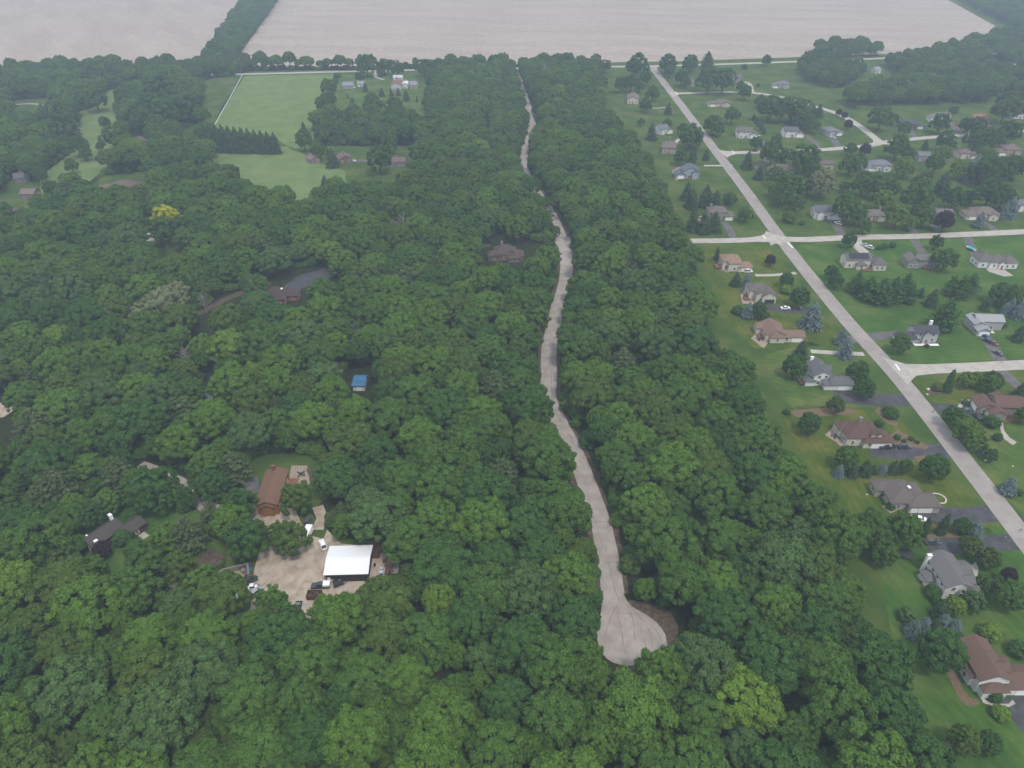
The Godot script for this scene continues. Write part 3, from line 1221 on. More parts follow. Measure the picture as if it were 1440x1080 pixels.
func cargo_trailer(label: String, at: Vector2, turn: float, length: float, mat: Material, closed: bool) -> Node3D:
	var t := thing("trailer", label, "trailer", Vector3(at.x, 0.06, at.y), deg_to_rad(turn))
	var v := PackedVector3Array()
	box(v, Vector3(0, 0.62, 0), Vector3(length, 0.18, 2.1))
	part("bed", build(v, M["iron"] if closed else mat), t)
	if closed:
		v = PackedVector3Array()
		taper(v, Vector3(0, 1.75, 0), Vector3(length, 2.05, 2.2), Vector2(length - 0.15, 2.05))
		part("box", build(v, mat), t)
	else:
		for s in [-1, 1]:
			v = PackedVector3Array()
			box(v, Vector3(0, 0.95, s * 1.02), Vector3(length, 0.48, 0.07))
			for i in 5:
				box(v, Vector3(-length / 2.0 + (i + 0.5) * length / 5.0, 0.95, s * 1.08), Vector3(0.1, 0.52, 0.07))
			part("side_board", build(v, mat), t)
	v = PackedVector3Array()
	tube(v, Vector3(length / 2.0, 0.55, 0.8), Vector3(length / 2.0 + 1.4, 0.5, 0), 0.06, 0.06)
	tube(v, Vector3(length / 2.0, 0.55, -0.8), Vector3(length / 2.0 + 1.4, 0.5, 0), 0.06, 0.06)
	part("drawbar", build(v, M["iron"]), t)
	wheels(t, [Vector2(-0.4, 1.12), Vector2(-0.4, -1.12), Vector2(-1.2, 1.12), Vector2(-1.2, -1.12)], 0.34)
	return t


func skip_box(label: String, at: Vector2, turn: float, l: float, w: float, h: float) -> void:
	var t := thing("skip_container", label, "container", Vector3(at.x, 0.06, at.y), deg_to_rad(turn))
	var v := PackedVector3Array()
	box(v, Vector3(0, 0.2, 0), Vector3(l, 0.14, w))
	part("floor", build(v, M["rust"]), t)
	for s in [-1, 1]:
		v = PackedVector3Array()
		box(v, Vector3(0, h / 2.0 + 0.15, s * w / 2.0), Vector3(l, h, 0.09))
		for i in 6:
			box(v, Vector3(-l / 2.0 + (i + 0.5) * l / 6.0, h / 2.0 + 0.15, s * (w / 2.0 + 0.08)), Vector3(0.12, h, 0.1))
		part("side_wall", build(v, M["rust"]), t)
		v = PackedVector3Array()
		box(v, Vector3(s * l / 2.0, h / 2.0 + 0.15, 0), Vector3(0.09, h, w - 0.1))
		part("end_wall", build(v, M["rust"]), t)
	v = PackedVector3Array()
	for i in 9:
		taper(v, Vector3(rng.randf_range(-l, l) * 0.36, h * 0.6, rng.randf_range(-w, w) * 0.33), Vector3(rng.randf_range(0.5, 1.2), h * 0.8, rng.randf_range(0.3, 0.8)), Vector2(0.4, 0.4))
	var s := part("scrap", build(v, M["dirt"]), t)
	s.set_meta("kind", "stuff")


# small wheeled loader or tractor
func loader(label: String, at: Vector2, turn: float, c: Color) -> void:
	var t := thing("loader", label, "machine", Vector3(at.x, 0.06, at.y), deg_to_rad(turn))
	var v := PackedVector3Array()
	profile(v, [[-1.6, 0.5], [1.0, 0.5], [1.1, 1.1], [0.2, 1.2], [-1.6, 1.35]], 1.5, 0.1, 2.0)
	part("body", build(v, paint_mat(c)), t)
	v = PackedVector3Array()
	profile(v, [[0.3, 1.1], [0.1, 2.1], [-0.9, 2.1], [-1.0, 1.2]], 1.3, 0.1, 2.0)
	part("cab", build(v, M["pane"]), t)
	v = PackedVector3Array()
	box(v, Vector3(-0.4, 2.14, 0), Vector3(1.15, 0.1, 1.25))
	part("roof", build(v, paint_mat(c)), t)
	for s in [-1, 1]:
		v = PackedVector3Array()
		tube(v, Vector3(-0.8, 1.2, s * 0.85), Vector3(1.7, 0.5, s * 0.85), 0.1, 0.08)
		part("arm", build(v, M["iron"]), t)
	v = PackedVector3Array()
	profile(v, [[1.6, 0.1], [2.3, 0.1], [1.8, 0.25], [1.7, 0.9], [1.6, 0.9]], 1.8, 0.0, 1.0)
	part("bucket", build(v, M["iron"]), t)
	wheels(t, [Vector2(0.75, 0.85), Vector2(0.75, -0.85), Vector2(-1.0, 0.85), Vector2(-1.0, -0.85)], 0.45)


func boat(label: String, at: Vector2, turn: float) -> void:
	var t := thing("boat", label, "boat", Vector3(at.x, 0.06, at.y), deg_to_rad(turn))
	var v := PackedVector3Array()
	var sec := [[-2.8, 1.1, 0.6], [0.0, 1.2, 0.55], [1.8, 0.85, 0.65], [3.0, 0.05, 1.0]]
	for i in 3:
		var a: Array = sec[i]
		var b: Array = sec[i + 1]
		for s in [-1.0, 1.0]:
			quad_out(v, Vector3(a[0], a[2], 0), Vector3(b[0], b[2], 0), Vector3(b[0], 1.4, s * b[1]), Vector3(a[0], 1.4, s * a[1]), Vector3((a[0] + b[0]) / 2, 1.3, 0))
	quad_out(v, Vector3(-2.8, 0.6, 0), Vector3(-2.8, 1.4, -1.1), Vector3(-2.8, 1.4, 0), Vector3(-2.8, 1.4, 1.1), Vector3.ZERO)
	part("hull", build(v, paint_mat(lin(0.75, 0.76, 0.76))), t)
	v = PackedVector3Array()
	taper(v, Vector3(-0.4, 1.6, 0), Vector3(4.2, 0.4, 1.9), Vector2(3.2, 1.0))
	part("cover", build(v, M["teal"]), t)
	v = PackedVector3Array()
	box(v, Vector3(0, 0.5, 0), Vector3(5.0, 0.12, 0.9))
	part("trailer_frame", build(v, M["iron"]), t)
	wheels(t, [Vector2(-0.8, 0.95), Vector2(-0.8, -0.95)], 0.3)


func stone_ring(label: String, at: Vector2, r: float) -> void:
	var t := thing("stone_ring", label, "garden ring", Vector3(at.x, 0.0, at.y))
	var n := int(TAU * r / 0.75)
	for i in n:
		var v := PackedVector3Array()
		taper(v, Vector3(0, 0.13, 0), Vector3(0.7, 0.3, 0.5), Vector2(0.6, 0.4))
		var a := TAU * i / n
		part("stone", build(v, M["paving_edge"]), t, Vector3(cos(a) * r, 0, sin(a) * r), -a + PI / 2)


func boulder(label: String, at: Vector2, r: float, mat: Material) -> void:
	var v := PackedVector3Array()
	var cs := PackedColorArray()
	blob(v, cs, Vector3(0, r * 0.35, 0), Vector3(r, r * 0.7, r * 0.8), Color.WHITE)
	var o := MeshInstance3D.new()
	o.name = numbered("boulder")
	o.mesh = build(v, mat)
	o.position = Vector3(at.x, 0, at.y)
	o.set_meta("label", label)
	o.set_meta("category", "rock")
	o.set_meta("group", "landscape boulders in the yards")
	add_child(o)


func trampoline(label: String, at: Vector2) -> void:
	var t := thing("trampoline", label, "trampoline", Vector3(at.x, 0, at.y))
	var v := PackedVector3Array()
	for i in 24:
		var a := TAU * i / 24
		var b := TAU * (i + 1) / 24
		tri_out(v, Vector3(0, 0.85, 0), Vector3(cos(a), 0.85 / 2.0, sin(a)) * 2.0, Vector3(cos(b), 0.85 / 2.0, sin(b)) * 2.0, Vector3(0, -9, 0))
	part("mat", build(v, M["iron"]), t)
	v = PackedVector3Array()
	for i in 24:
		var a := TAU * i / 24
		var b := TAU * (i + 1) / 24
		tube(v, Vector3(cos(a) * 2.1, 0.86, sin(a) * 2.1), Vector3(cos(b) * 2.1, 0.86, sin(b) * 2.1), 0.12, 0.12, 5)
	part("rim_pad", build(v, M["iron"]), t)
	for i in 6:
		v = PackedVector3Array()
		var a := TAU * i / 6
		tube(v, Vector3(cos(a) * 2.05, -0.1, sin(a) * 2.05), Vector3(cos(a) * 2.05, 0.85, sin(a) * 2.05), 0.04, 0.04, 5)
		part("leg", build(v, M["rim"]), t)


func mailbox(at: Vector2, turn: float, label: String) -> void:
	var t := thing("mailbox", label, "mailbox", Vector3(at.x, 0, at.y), turn, "mailboxes by the driveways")
	var v := PackedVector3Array()
	box(v, Vector3(0, 0.5, 0), Vector3(0.12, 1.2, 0.12))
	part("post", build(v, M["wood"]), t)
	v = PackedVector3Array()
	profile(v, [[-0.3, 1.1], [0.3, 1.1], [0.3, 1.3], [0.2, 1.42], [-0.2, 1.42], [-0.3, 1.3]], 0.3, 0.02, 1.4)
	part("box", build(v, M["block"]), t)


func rail_fence(label: String, a: Vector2, b: Vector2, mat: Material) -> void:
	var d := b - a
	var t := thing("rail_fence", label, "fence", Vector3(a.x, 0, a.y), -d.angle())
	var n := int(d.length() / 4.0)
	var v := PackedVector3Array()
	taper(v, Vector3(0, 0.6, 0), Vector3(0.3, 1.8, 0.3), Vector2(0.26, 0.26))
	var post := build(v, mat)
	for i in n + 1:
		part("post", post, t, Vector3(i * d.length() / n, 0, 0))
	for k in 3:
		v = PackedVector3Array()
		box(v, Vector3(d.length() / 2.0, 0.4 + k * 0.45, 0.0), Vector3(d.length(), 0.22, 0.08))
		part("rail", build(v, mat), t)


func pole_barn(at: Vector2) -> void:
	var t := thing("pole_barn", "long shed with white metal roof and dark brown walls in the gravel yard", "barn", Vector3(at.x, 0, at.y), deg_to_rad(2.0))
	t.scale = Vector3(0.86, 0.92, 0.9)
	var w := [0, 0, 14.6, 11.6, 3.9, "gx", 0.2, 0.0]
	var v := PackedVector3Array()
	wall_of(v, w)
	part("wall", build(v, M["metal_dark"]), t)
	# standing-seam sheets, one beside the other on each slope
	var n := 16
	for s in [-1.0, 1.0]:
		v = PackedVector3Array()
		var wd := 15.4 / n
		slab(v, Vector3(-wd / 2 + 0.002, 3.98, s * 6.3), Vector3(wd / 2 - 0.002, 3.98, s * 6.3), Vector3(wd / 2 - 0.002, 5.24, 0), Vector3(-wd / 2 + 0.002, 5.24, 0), 0.12)
		slab(v, Vector3(wd / 2 - 0.05, 3.992, s * 6.32), Vector3(wd / 2 + 0.01, 3.992, s * 6.32), Vector3(wd / 2 + 0.01, 5.252, 0), Vector3(wd / 2 - 0.05, 5.252, 0), 0.1)
		var m := build(v, M["metal_white"])
		for i in n:
			part("roof_sheet", m, t, Vector3(-7.7 + (i + 0.5) * wd, 0, 0))
	v = PackedVector3Array()
	slab(v, Vector3(-7.72, 5.26, 0.3), Vector3(7.72, 5.26, 0.3), Vector3(7.72, 5.34, 0), Vector3(-7.72, 5.34, 0), 0.03)
	slab(v, Vector3(-7.72, 5.26, -0.3), Vector3(7.72, 5.26, -0.3), Vector3(7.72, 5.34, 0), Vector3(-7.72, 5.34, 0), 0.03)
	part("ridge_cap", build(v, M["metal_white"]), t)
	v = PackedVector3Array()
	for i in 5:
		box(v, Vector3(-7.36, 0.35 + i * 0.66, 0.5), Vector3(0.08, 0.62, 4.4))
	part("sliding_door", build(v, M["block"]), t)
	v = PackedVector3Array()
	box(v, Vector3(-6.2, 1.05, 5.86), Vector3(1.0, 2.1, 0.1))
	part("door", build(v, M["white"]), t)


func block_bin(at: Vector2, turn: float) -> void:
	var t := thing("storage_bin", "open bin of grey concrete blocks holding pale sand", "storage bin", Vector3(at.x, 0.0, at.y), deg_to_rad(turn))
	var v := PackedVector3Array()
	taper(v, Vector3(0, 0.4, 0), Vector3(1.48, 0.8, 0.7), Vector2(1.44, 0.66))
	var m := build(v, M["block"])
	for row in 2:
		for i in 5:
			part("block", m, t, Vector3(-3.0 + i * 1.5 + row * 0.1, row * 0.8, -3.0))
		for i in 3:
			part("block", m, t, Vector3(-4.0 + row * 0.02, row * 0.8, -2.2 + i * 1.5), PI / 2)
			part("block", m, t, Vector3(4.0 - row * 0.02, row * 0.8, -2.2 + i * 1.5), PI / 2)
	v = PackedVector3Array()
	var top := Vector3(0, 1.3, -0.9)
	var ring := []
	for i in 18:
		var a := TAU * i / 18
		ring.append(Vector3(cos(a) * 3.3 * rng.randf_range(0.9, 1.05), 0.02, -0.6 + sin(a) * 2.2 * rng.randf_range(0.9, 1.08)))
	for i in 18:
		var m1: Vector3 = ring[i].lerp(top, 0.55) + Vector3(0, 0.16, 0)
		var m2: Vector3 = ring[(i + 1) % 18].lerp(top, 0.55) + Vector3(0, 0.16, 0)
		quad_out(v, ring[i], ring[(i + 1) % 18], m2, m1, Vector3(0, -5, 0))
		tri_out(v, m1, m2, top, Vector3(0, -5, 0))
	part("sand_pile", build(v, M["sand"]), t)


func pallet_stack(label: String, at: Vector2, turn: float, k: int, mat: Material) -> void:
	var t := thing("pallet_stack", label, "pallets", Vector3(at.x, 0.06, at.y), deg_to_rad(turn))
	for i in k:
		var v := PackedVector3Array()
		for j in 5:
			box(v, Vector3(0, 0.12 + i * 0.18, -0.5 + j * 0.25), Vector3(1.2, 0.04, 0.16))
		for j in 3:
			box(v, Vector3(-0.5 + j * 0.5, 0.05 + i * 0.18, 0), Vector3(0.1, 0.1, 1.15))
		part("pallet", build(v, mat), t, Vector3(rng.randf_range(-0.06, 0.06), 0, 0), rng.randf_range(-0.1, 0.1))


func drum(label: String, at: Vector2, mat: Material) -> void:
	var t := thing("oil_drum", label, "drum", Vector3(at.x, 0.06, at.y))
	var v := PackedVector3Array()
	tube(v, Vector3(0, 0, 0), Vector3(0, 0.9, 0), 0.32, 0.32, 12)
	part("shell", build(v, mat), t)
	v = PackedVector3Array()
	for y in [0.02, 0.3, 0.6, 0.88]:
		tube(v, Vector3(0, y - 0.02, 0), Vector3(0, y + 0.02, 0), 0.345, 0.345, 12)
	part("hoops", build(v, mat), t)


func log_pile(label: String, at: Vector2, turn: float) -> void:
	var t := thing("log_pile", label, "logs", Vector3(at.x, 0.06, at.y), deg_to_rad(turn))
	for row in 3:
		for i in 5 - row:
			var v := PackedVector3Array()
			var r := rng.randf_range(0.2, 0.27)
			var l := rng.randf_range(1.7, 2.2)
			tube(v, Vector3(-l, 0.25 + row * 0.42, (i - (4 - row) / 2.0) * 0.52), Vector3(l, 0.25 + row * 0.42, (i - (4 - row) / 2.0) * 0.52), r, r * 0.9, 8)
			part("log", build(v, M["bark"]), t)


func patio_set(label: String, at: Vector2) -> void:
	var t := thing("patio_table", label, "table", Vector3(at.x, 0.05, at.y))
	var v := PackedVector3Array()
	tube(v, Vector3(0, 0.7, 0), Vector3(0, 0.78, 0), 0.75, 0.75, 14)
	part("table_top", build(v, M["iron"]), t)
	v = PackedVector3Array()
	tube(v, Vector3(0, 0, 0), Vector3(0, 0.7, 0), 0.09, 0.06, 6)
	part("leg", build(v, M["iron"]), t)
	for i in 4:
		var a := TAU * i / 4 + 0.5
		var c := thing("patio_chair", label.replace("table", "chair"), "chair", Vector3(at.x + cos(a) * 1.25, 0.05, at.y + sin(a) * 1.25), -a + PI / 2, "patio chairs round the outdoor tables")
		v = PackedVector3Array()
		box(v, Vector3(0, 0.43, 0), Vector3(0.5, 0.06, 0.5))
		part("seat", build(v, M["iron"]), c)
		v = PackedVector3Array()
		box(v, Vector3(0, 0.7, 0.24), Vector3(0.5, 0.5, 0.05))
		part("backrest", build(v, M["iron"]), c)
		for q in [Vector2(-1, -1), Vector2(1, -1), Vector2(-1, 1), Vector2(1, 1)]:
			v = PackedVector3Array()
			box(v, Vector3(q.x * 0.22, 0.2, q.y * 0.22), Vector3(0.05, 0.42, 0.05))
			part("leg", build(v, M["iron"]), c)


func make_things():
	rng.seed = 55
	var v := PackedVector3Array()
	tube(v, Vector3(0, 0, -0.11), Vector3(0, 0, 0.11), 0.34, 0.34, 14)
	tube(v, Vector3(0, 0, 0.11), Vector3(0, 0, -0.11), 0.34, 0.34, 14)
	wheel_mesh = build(v, M["tyre"])
	v = PackedVector3Array()
	tube(v, Vector3(0, 0, -0.12), Vector3(0, 0, 0.12), 0.2, 0.2, 10)
	tube(v, Vector3(0, 0, 0.12), Vector3(0, 0, -0.12), 0.2, 0.2, 10)
	rim_mesh = build(v, M["rim"])
	place_things()


# ---------------------------------------------------------------- the survey: every place below is in metres on the ground (x east, z south)
var WOODS = pts([-597.7, -814.6,  -568.6, -843,  -433, -857.9,  -317.6, -873.3,  -178.5, -869.4,  -98.1, -877.2,  -1.6, -881.1,  100.2, -881.1,  89.2, -735.5,  79.4, -630.7,  93.4, -597.7,  97.1, -536.3,  99.2, -475.9,  94.8, -411.7,  95.5, -381.5,  100.7, -358.3,  94.1, -317.7,  91.8, -288.9,  89.3, -269.7,  94.3, -252.3,  93.9, -228.9,  94, -208.3,  97.5, -195.9,  101.9, -177.3,  101.2, -154.6,  100.7, -137.9,  97.6, -125.4,  100.5, -118.5,  97.7, -103.9,  98.5, -96.3,  99.8, -87.6,  92.2, -70.7,  -123.7, -74.2])
# zones: outline, square metres per try, smallest and largest crown radius, share of pines
var ZONES = [
	[WOODS, 4.2, 2.8, 8.4, 0.04],
	[pts([-361.6, -889.1,  -326, -889.1,  -423.4, -1473.1,  -588.1, -2439.9,  -693.1, -2439.9,  -490.1, -1473.1]), 9.0, 4.2, 7.4, 0.0],
	[pts([850.7, -1580.1,  708.8, -1080.4,  758.8, -1036.5,  1680.3, -2439.9,  1113.2, -2439.9]), 9.0, 4.2, 7.5, 0.0],
	[pts([333.6, -897.2,  386.6, -976.4,  447.7, -1005.7,  463.1, -976.4,  451.9, -939.7,  391, -905.4,  368.9, -857.9,  398.8, -843,  343.7, -771.9,  325.6, -762.5,  312.6, -787.8,  313.1, -839.4]), 20.0, 3.6, 7.5, 0.0],
	[pts([442.1, -897.2,  499.9, -930.9,  567.3, -995.8,  722.5, -1103.6,  814.2, -1152.8,  625.5, -857.9,  568.6, -843,  574.6, -918,  521.2, -857.9,  444.5, -814.6,  421.6, -828.6,  430.3, -889.1]), 20.0, 3.6, 7.5, 0.0],
	[pts([314.2, -713.2,  341.3, -756.4,  391.7, -781.4,  444.5, -814.6,  537, -843,  625.5, -857.9,  541.7, -727.1,  496.7, -721.5,  492.4, -750.4,  453.2, -705.1,  419.4, -705.1,  389.8, -699.7,  349.5, -699.7,  317.4, -686.7]), 20.0, 3.6, 7.5, 0.0],
]
var CLEARINGS = [
	# meadow and lower meadow, west pasture
	pts([-300.7, -857.9,  -195.6, -865.5,  -186.1, -787.8,  -171.8, -661.8,  -159.1, -585.6,  -143.8, -534.6,  -112.1, -478.5,  -124, -442.1,  -132, -426.9,  -145.7, -431.9,  -185.1, -468.3,  -220.8, -506.4,  -235.1, -562.8,  -256.7, -618.5,  -274.2, -699.7]),
	pts([-398.5, -814.6,  -378.1, -787.8,  -378.6, -741.5,  -359.8, -686.7,  -322.6, -605.1,  -295, -533.5,  -290.4, -478.4,  -300.7, -466.8,  -303.6, -452.8,  -340.4, -505.6,  -341.2, -534.6,  -349.1, -576,  -371.7, -618.5,  -399.6, -679.1,  -394.5, -699.7,  -412.4, -762.5]),
	pts([-343.4, -794.4,  -324.3, -821.6,  -295, -839.4,  -273.7, -710.5,  -258.2, -622.9,  -288.4, -661.8,  -302.1, -727.1]), pts([-314, -661.8,  -255.8, -622.9,  -246.6, -577.3,  -265, -573.4]),
	# farmyards by the county road
	pts([-200.5, -857.9,  -93.7, -865.5,  -66.4, -581.6,  -86.3, -631.7,  -157.8, -649.9,  -173.4, -699.7]), pts([-156.9, -576,  -74.2, -576,  -62.9, -478.6,  -74.9, -461.1,  -102.5, -458.3,  -124.1, -461.1]),
	# house by the lane, brown roof in the far woods
	pts([-21, -372.1,  -12.6, -394,  -2.1, -400.4,  12.5, -389.9,  26.4, -376,  25.7, -362.7,  7.8, -324.1,  -10.7, -325.8,  -20.2, -338.4]), pts([-28.9, -645.3,  -15.7, -645.3,  -11.1, -567.6,  -26.6, -565.6]),
	# dark roofed house with its court, grassy ride below it
	pts([-119, -294.9,  -130.2, -336.7,  -117.9, -352,  -100.9, -357.3,  -81.7, -322.3,  -92.3, -306.4,  -100, -290.2]), pts([-148.3, -264.3,  -151, -308.9,  -141.1, -323.9,  -130.6, -325.5,  -122.4, -287.1,  -132.8, -266.9]),
	pts([-121.3, -213.6,  -130.5, -241.5,  -131.3, -261.9,  -123.2, -256.2,  -108.1, -213.6]), pts([-72.8, -253.4,  -57.6, -254.5,  -48.2, -212.5,  -63.2, -211.6]),
	pts([-191.9, -189.2,  -230, -240.2,  -203.2, -236.7,  -184, -210.5,  -174.7, -190.6]),
	# cottage garden, drive, long timber house, gravel yard
	pts([-125.1, -136.6,  -141.2, -162.9,  -136.9, -173.7,  -122.7, -171.3,  -117.4, -178.8,  -99, -168,  -90, -162.3,  -86.6, -137.9,  -99.3, -142.7,  -109.3, -141.9,  -112.6, -131.5]), pts([-137.7, -191.7,  -124.2, -189.8,  -103.9, -175.4,  -93.7, -173.7,  -93.5, -197.5,  -73.1, -199.1,  -63.4, -189.8,  -62.8, -175.4,  -68.1, -167,  -90.6, -163.8,  -103.7, -168,  -117.9, -172.5]),
	pts([-103.4, -156.2,  -87.1, -153.2,  -83.1, -162.3,  -78.7, -142.1,  -80.9, -124.2,  -91.1, -132.3]), pts([-85.3, -147.4,  -85.9, -163.8,  -71.8, -172.7,  -61.3, -162.9,  -56.7, -157.4,  -36.9, -155,  -29.4, -138.9,  -28.2, -128,  -42.3, -124.9,  -50, -120.8,  -59.7, -118.1,  -71.6, -122.7,  -81.4, -131.1]),
	pts([21.8, -122.5,  24.3, -131.6,  30.8, -134.6,  38.2, -132.6,  49.2, -128.7,  49, -121.6,  41.6, -104.9,  31.2, -103.3,  22.5, -103.3,  19.9, -109.2]),
	pts([-327.2, -616.4,  -309.9, -627.2,  -272.1, -543.7,  -291.5, -540.1]), pts([-305.6, -499.5,  -262.8, -515,  -230.1, -450.8,  -276.8, -448.1]), pts([-228.5, -411.2,  -216.4, -413.5,  -178.2, -337.7,  -192.3, -336.8]), pts([-212, -396.7,  -195.2, -396.7,  -170, -346.7,  -188.5, -344.9]), pts([-346, -450.7,  -359.1, -515,  -327.1, -484.7,  -295.6, -445.7,  -298, -406.6,  -313.7, -404.4]), pts([-489.6, -727.1,  -451, -732.8,  -387.2, -626.5,  -422.9, -615.1]), pts([-600.6, -897.2,  -586, -930.9,  -562.7, -889.1,  -539.8, -799.9]),
]
# clearings that keep the bare woodland floor
var BARE_FLOOR = [6, 7, 8, 9, 10, 11, 12, 17]
var MEADOWS = [pts([-294.3, -832.2,  -197.4, -843,  -186.8, -756.4,  -176.9, -661.8,  -157.6, -566.5,  -172.4, -562.8,  -195.3, -597.6,  -255.5, -618.5]), pts([-234.6, -538,  -231.7, -562.8,  -215, -570.3,  -176.4, -574.1,  -147.5, -534.6,  -122.3, -515,  -114.4, -481.8,  -126.1, -441.8,  -134.2, -426.1,  -148.4, -432.1,  -187.9, -467.9]),
	pts([-398.5, -814.6,  -378.1, -787.8,  -378.6, -741.5,  -359.8, -686.7,  -324.9, -605.8,  -301.7, -539.7,  -296.9, -481.8,  -306.4, -467.9,  -317.7, -463.8,  -340.4, -505.6,  -341.2, -534.6,  -349.1, -576,  -371.7, -618.5,  -399.6, -679.1,  -394.5, -699.7,  -412.4, -762.5])]
var LAWNS = [
	[pts([-189.7, -835.8,  -94, -835.8,  -70.4, -595.6,  -84.5, -616.4,  -154, -631.7,  -166.6, -674.1]), 0.2],
	[pts([104.6, -220.9,  115.3, -227.9,  151.3, -225.5,  153.8, -197.5,  155.9, -168.7,  154.1, -159.2,  115.2, -156.2,  108.5, -162.3,  106.4, -182.4]), 0.0], [pts([114.2, -153.8,  133.2, -160.7,  166.2, -162.3,  124.6, -83.4,  101.4, -83.4,  102.1, -99.2,  104.9, -119.8]), 0.35],
	[pts([111.8, -264.8,  136.4, -276.8,  148.5, -261.9,  152, -230.3,  153.9, -226.9,  112.4, -223.2,  108.4, -242.8]), 1.2], [pts([108.1, -377.9,  146.5, -383.8,  149.4, -366.4,  150.6, -317.8,  151.5, -273.7,  108.8, -270.7,  100.5, -303.2]), 0.1],
	[pts([164.8, -382.8,  303.8, -395.1,  225.1, -261.9,  179.7, -258.5,  167.3, -261.9,  161.3, -278,  160.5, -325.5]), 1.35], [pts([170.2, -220.9,  196.9, -214.2,  169.1, -167,  166.3, -178.8]), 0.5], [pts([169, -245.4,  218.8, -251.3,  199.5, -218.6,  167.5, -226.9]), 1.2],
	[pts([-135.6, -147.4,  -140.7, -162.9,  -136.9, -173.7,  -122.7, -171.3,  -117.4, -178.8,  -99, -168,  -90, -162.3,  -90.9, -144.7,  -105, -147.4,  -115.9, -147.4,  -121.5, -140.6]), 0.9],
]
var POND = pts([-131.2, -234.7,  -130.1, -245.4,  -128.4, -253.4,  -123.8, -252.4,  -120.3, -236.7,  -122.1, -226.9,  -127.6, -227.9])
var GRAVEL = [pts([-75, -129.1,  -78.4, -144.7,  -79.1, -153.2,  -80.8, -163.8,  -88.4, -168,  -87.9, -172,  -72.4, -170.3,  -66.1, -158.6,  -60, -156.8,  -59.7, -160.7,  -56.8, -157.7,  -53.9, -154.7,  -37.6, -153.8,  -35.5, -144.7,  -40.3, -139.3,  -45.3, -131.6,  -52.9, -124.4,  -63.7, -123.4])]
# roads: name, centre line, half width, surface, flare at start and end
var ROADS = [
	["county_road", pts([-1164.1, -756.4,  -595.5, -811.2,  -420, -828.6,  -271.4, -844.9,  -136.8, -861.7,  32.6, -875.2,  198.6, -889.1,  342.6, -911.7,  507.7, -942,  707.5, -986,  1626.8, -1220.1]), 4.0, "concrete", 0.0, 0.0],
	["main_road", pts([162, -884,  161, -839,  161, -700,  160, -560,  160, -482,  158.5, -383,  160, -300,  163.5, -245,  163.5, -188,  163, -152,  162, -60,  160, 40]), 3.9, "asphalt_pale", 7.0, 0.0],
	["side_road", pts([151.3, -393,  171.6, -390.9,  202.1, -394,  245.2, -396.1,  308.2, -402.5,  364.1, -409]), 3.6, "concrete", 7.0, 0.0],
	["side_road", pts([155.5, -393,  133.7, -389.9,  105.1, -388.9]), 3.3, "concrete", 7.0, 0.0],
	["side_road", pts([164.2, -252.9,  180.6, -254,  196.5, -255.1,  222.4, -257.3,  261.8, -260.7]), 3.6, "concrete", 7.0, 0.0],
	["side_road", pts([163.3, -555.6,  189.3, -559.2,  241.3, -564.7,  285.2, -576,  303.7, -585.6,  341.2, -597.6,  380.8, -605.8,  435.9, -618.5,  523.8, -640.7]), 3.6, "concrete", 7.0, 0.0],
	["loop_road", pts([158.4, -750.4,  201.2, -756.4,  237.1, -756.4,  266.6, -735.7,  288, -697.1,  298.5, -671.6,  301.5, -638.4,  300.5, -605.8,  298.3, -579.8]), 3.4, "concrete", 7.0, 6.0],
]
var LANE = pts([3.2, -865.5,  7.7, -814.6,  12.7, -741.5,  16.3, -674.1,  17.2, -627.2,  10.6, -562.8,  8.8, -515,  15.6, -476.2,  23.7, -436.9,  28.9, -398.2,  30.4, -368.3,  28.1, -337.5,  22.9, -310.4,  19.1, -288.2,  16.5, -267.7,  15.7, -248,  14.7, -232.7,  18, -217.7,  21.7, -203.5,  24.8, -189.8,  27.1, -175.4,  29, -163.8,  29.6, -151.7,  29.7, -143.3,  29.7, -135.4])
var CIRCLE = Vector2(34.1, -121.4)
var CIRCLE_EDGE = pts([31.5, -156.8,  32, -146.3,  32.4, -138.8,  33, -134.1,  34.5, -130.9,  38.4, -127.9,  41, -125.1,  42.6, -121.4,  42.5, -118.6,  42.1, -116.2,  40.2, -114,  36.5, -112.5,  31.3, -111.9,  27, -112.8,  24.6, -115.3,  23.5, -119.8,  24, -124.4,  25.5, -129.1,  26.2, -134.1,  26.4, -140.6,  26.2, -147.4,  25.6, -154.7])
var CROSSING = pts([25, -387.9,  32.9, -395.1,  38.6, -392,  43.6, -381.8,  34.9, -376,  27.6, -376])
var CRACKS = [pts([30, -131.1,  30.4, -124.4,  30.6, -115.3]), pts([33.3, -131.6,  34.2, -126.3,  33.9, -118.6,  33.9, -114]), pts([33.9, -131.1,  36.4, -127.2,  38.2, -123.4,  38.4, -117.1]), pts([30.9, -132.1,  27.8, -126.7,  25.6, -120.9]), pts([36.3, -126.7,  40.2, -123.2,  41.1, -119.3]), pts([29.9, -144.7,  30.3, -137.2,  31.3, -132.1]), pts([29.3, -153.2,  29.7, -145.2]), pts([30.9, -122,  29.7, -117.1]), pts([36.4, -120.9,  36.5, -116.4]),
	pts([27.4, -163.8,  28.3, -154.7]), pts([25.6, -175.4,  27.1, -166.1]), pts([17.1, -253.4,  16.2, -232.7,  18.8, -217.7]), pts([19.8, -283.1,  17.3, -264.8]), pts([21.6, -197.5,  23.8, -186.8]), pts([30.1, -128.7,  36.5, -128.2]), pts([27.5, -146.9,  32.4, -147.4]), pts([21.6, -209.8,  24.1, -200.7])]
var STOP_LINES = [pts([160.7, -386.8,  161.4, -378.9]), pts([149.7, -392,  149.1, -397.2]), pts([166.8, -257.9,  166.4, -252.9]), pts([172.9, -562.8,  173.3, -555.6]), pts([165.8, -759.5,  165.7, -747.4])]
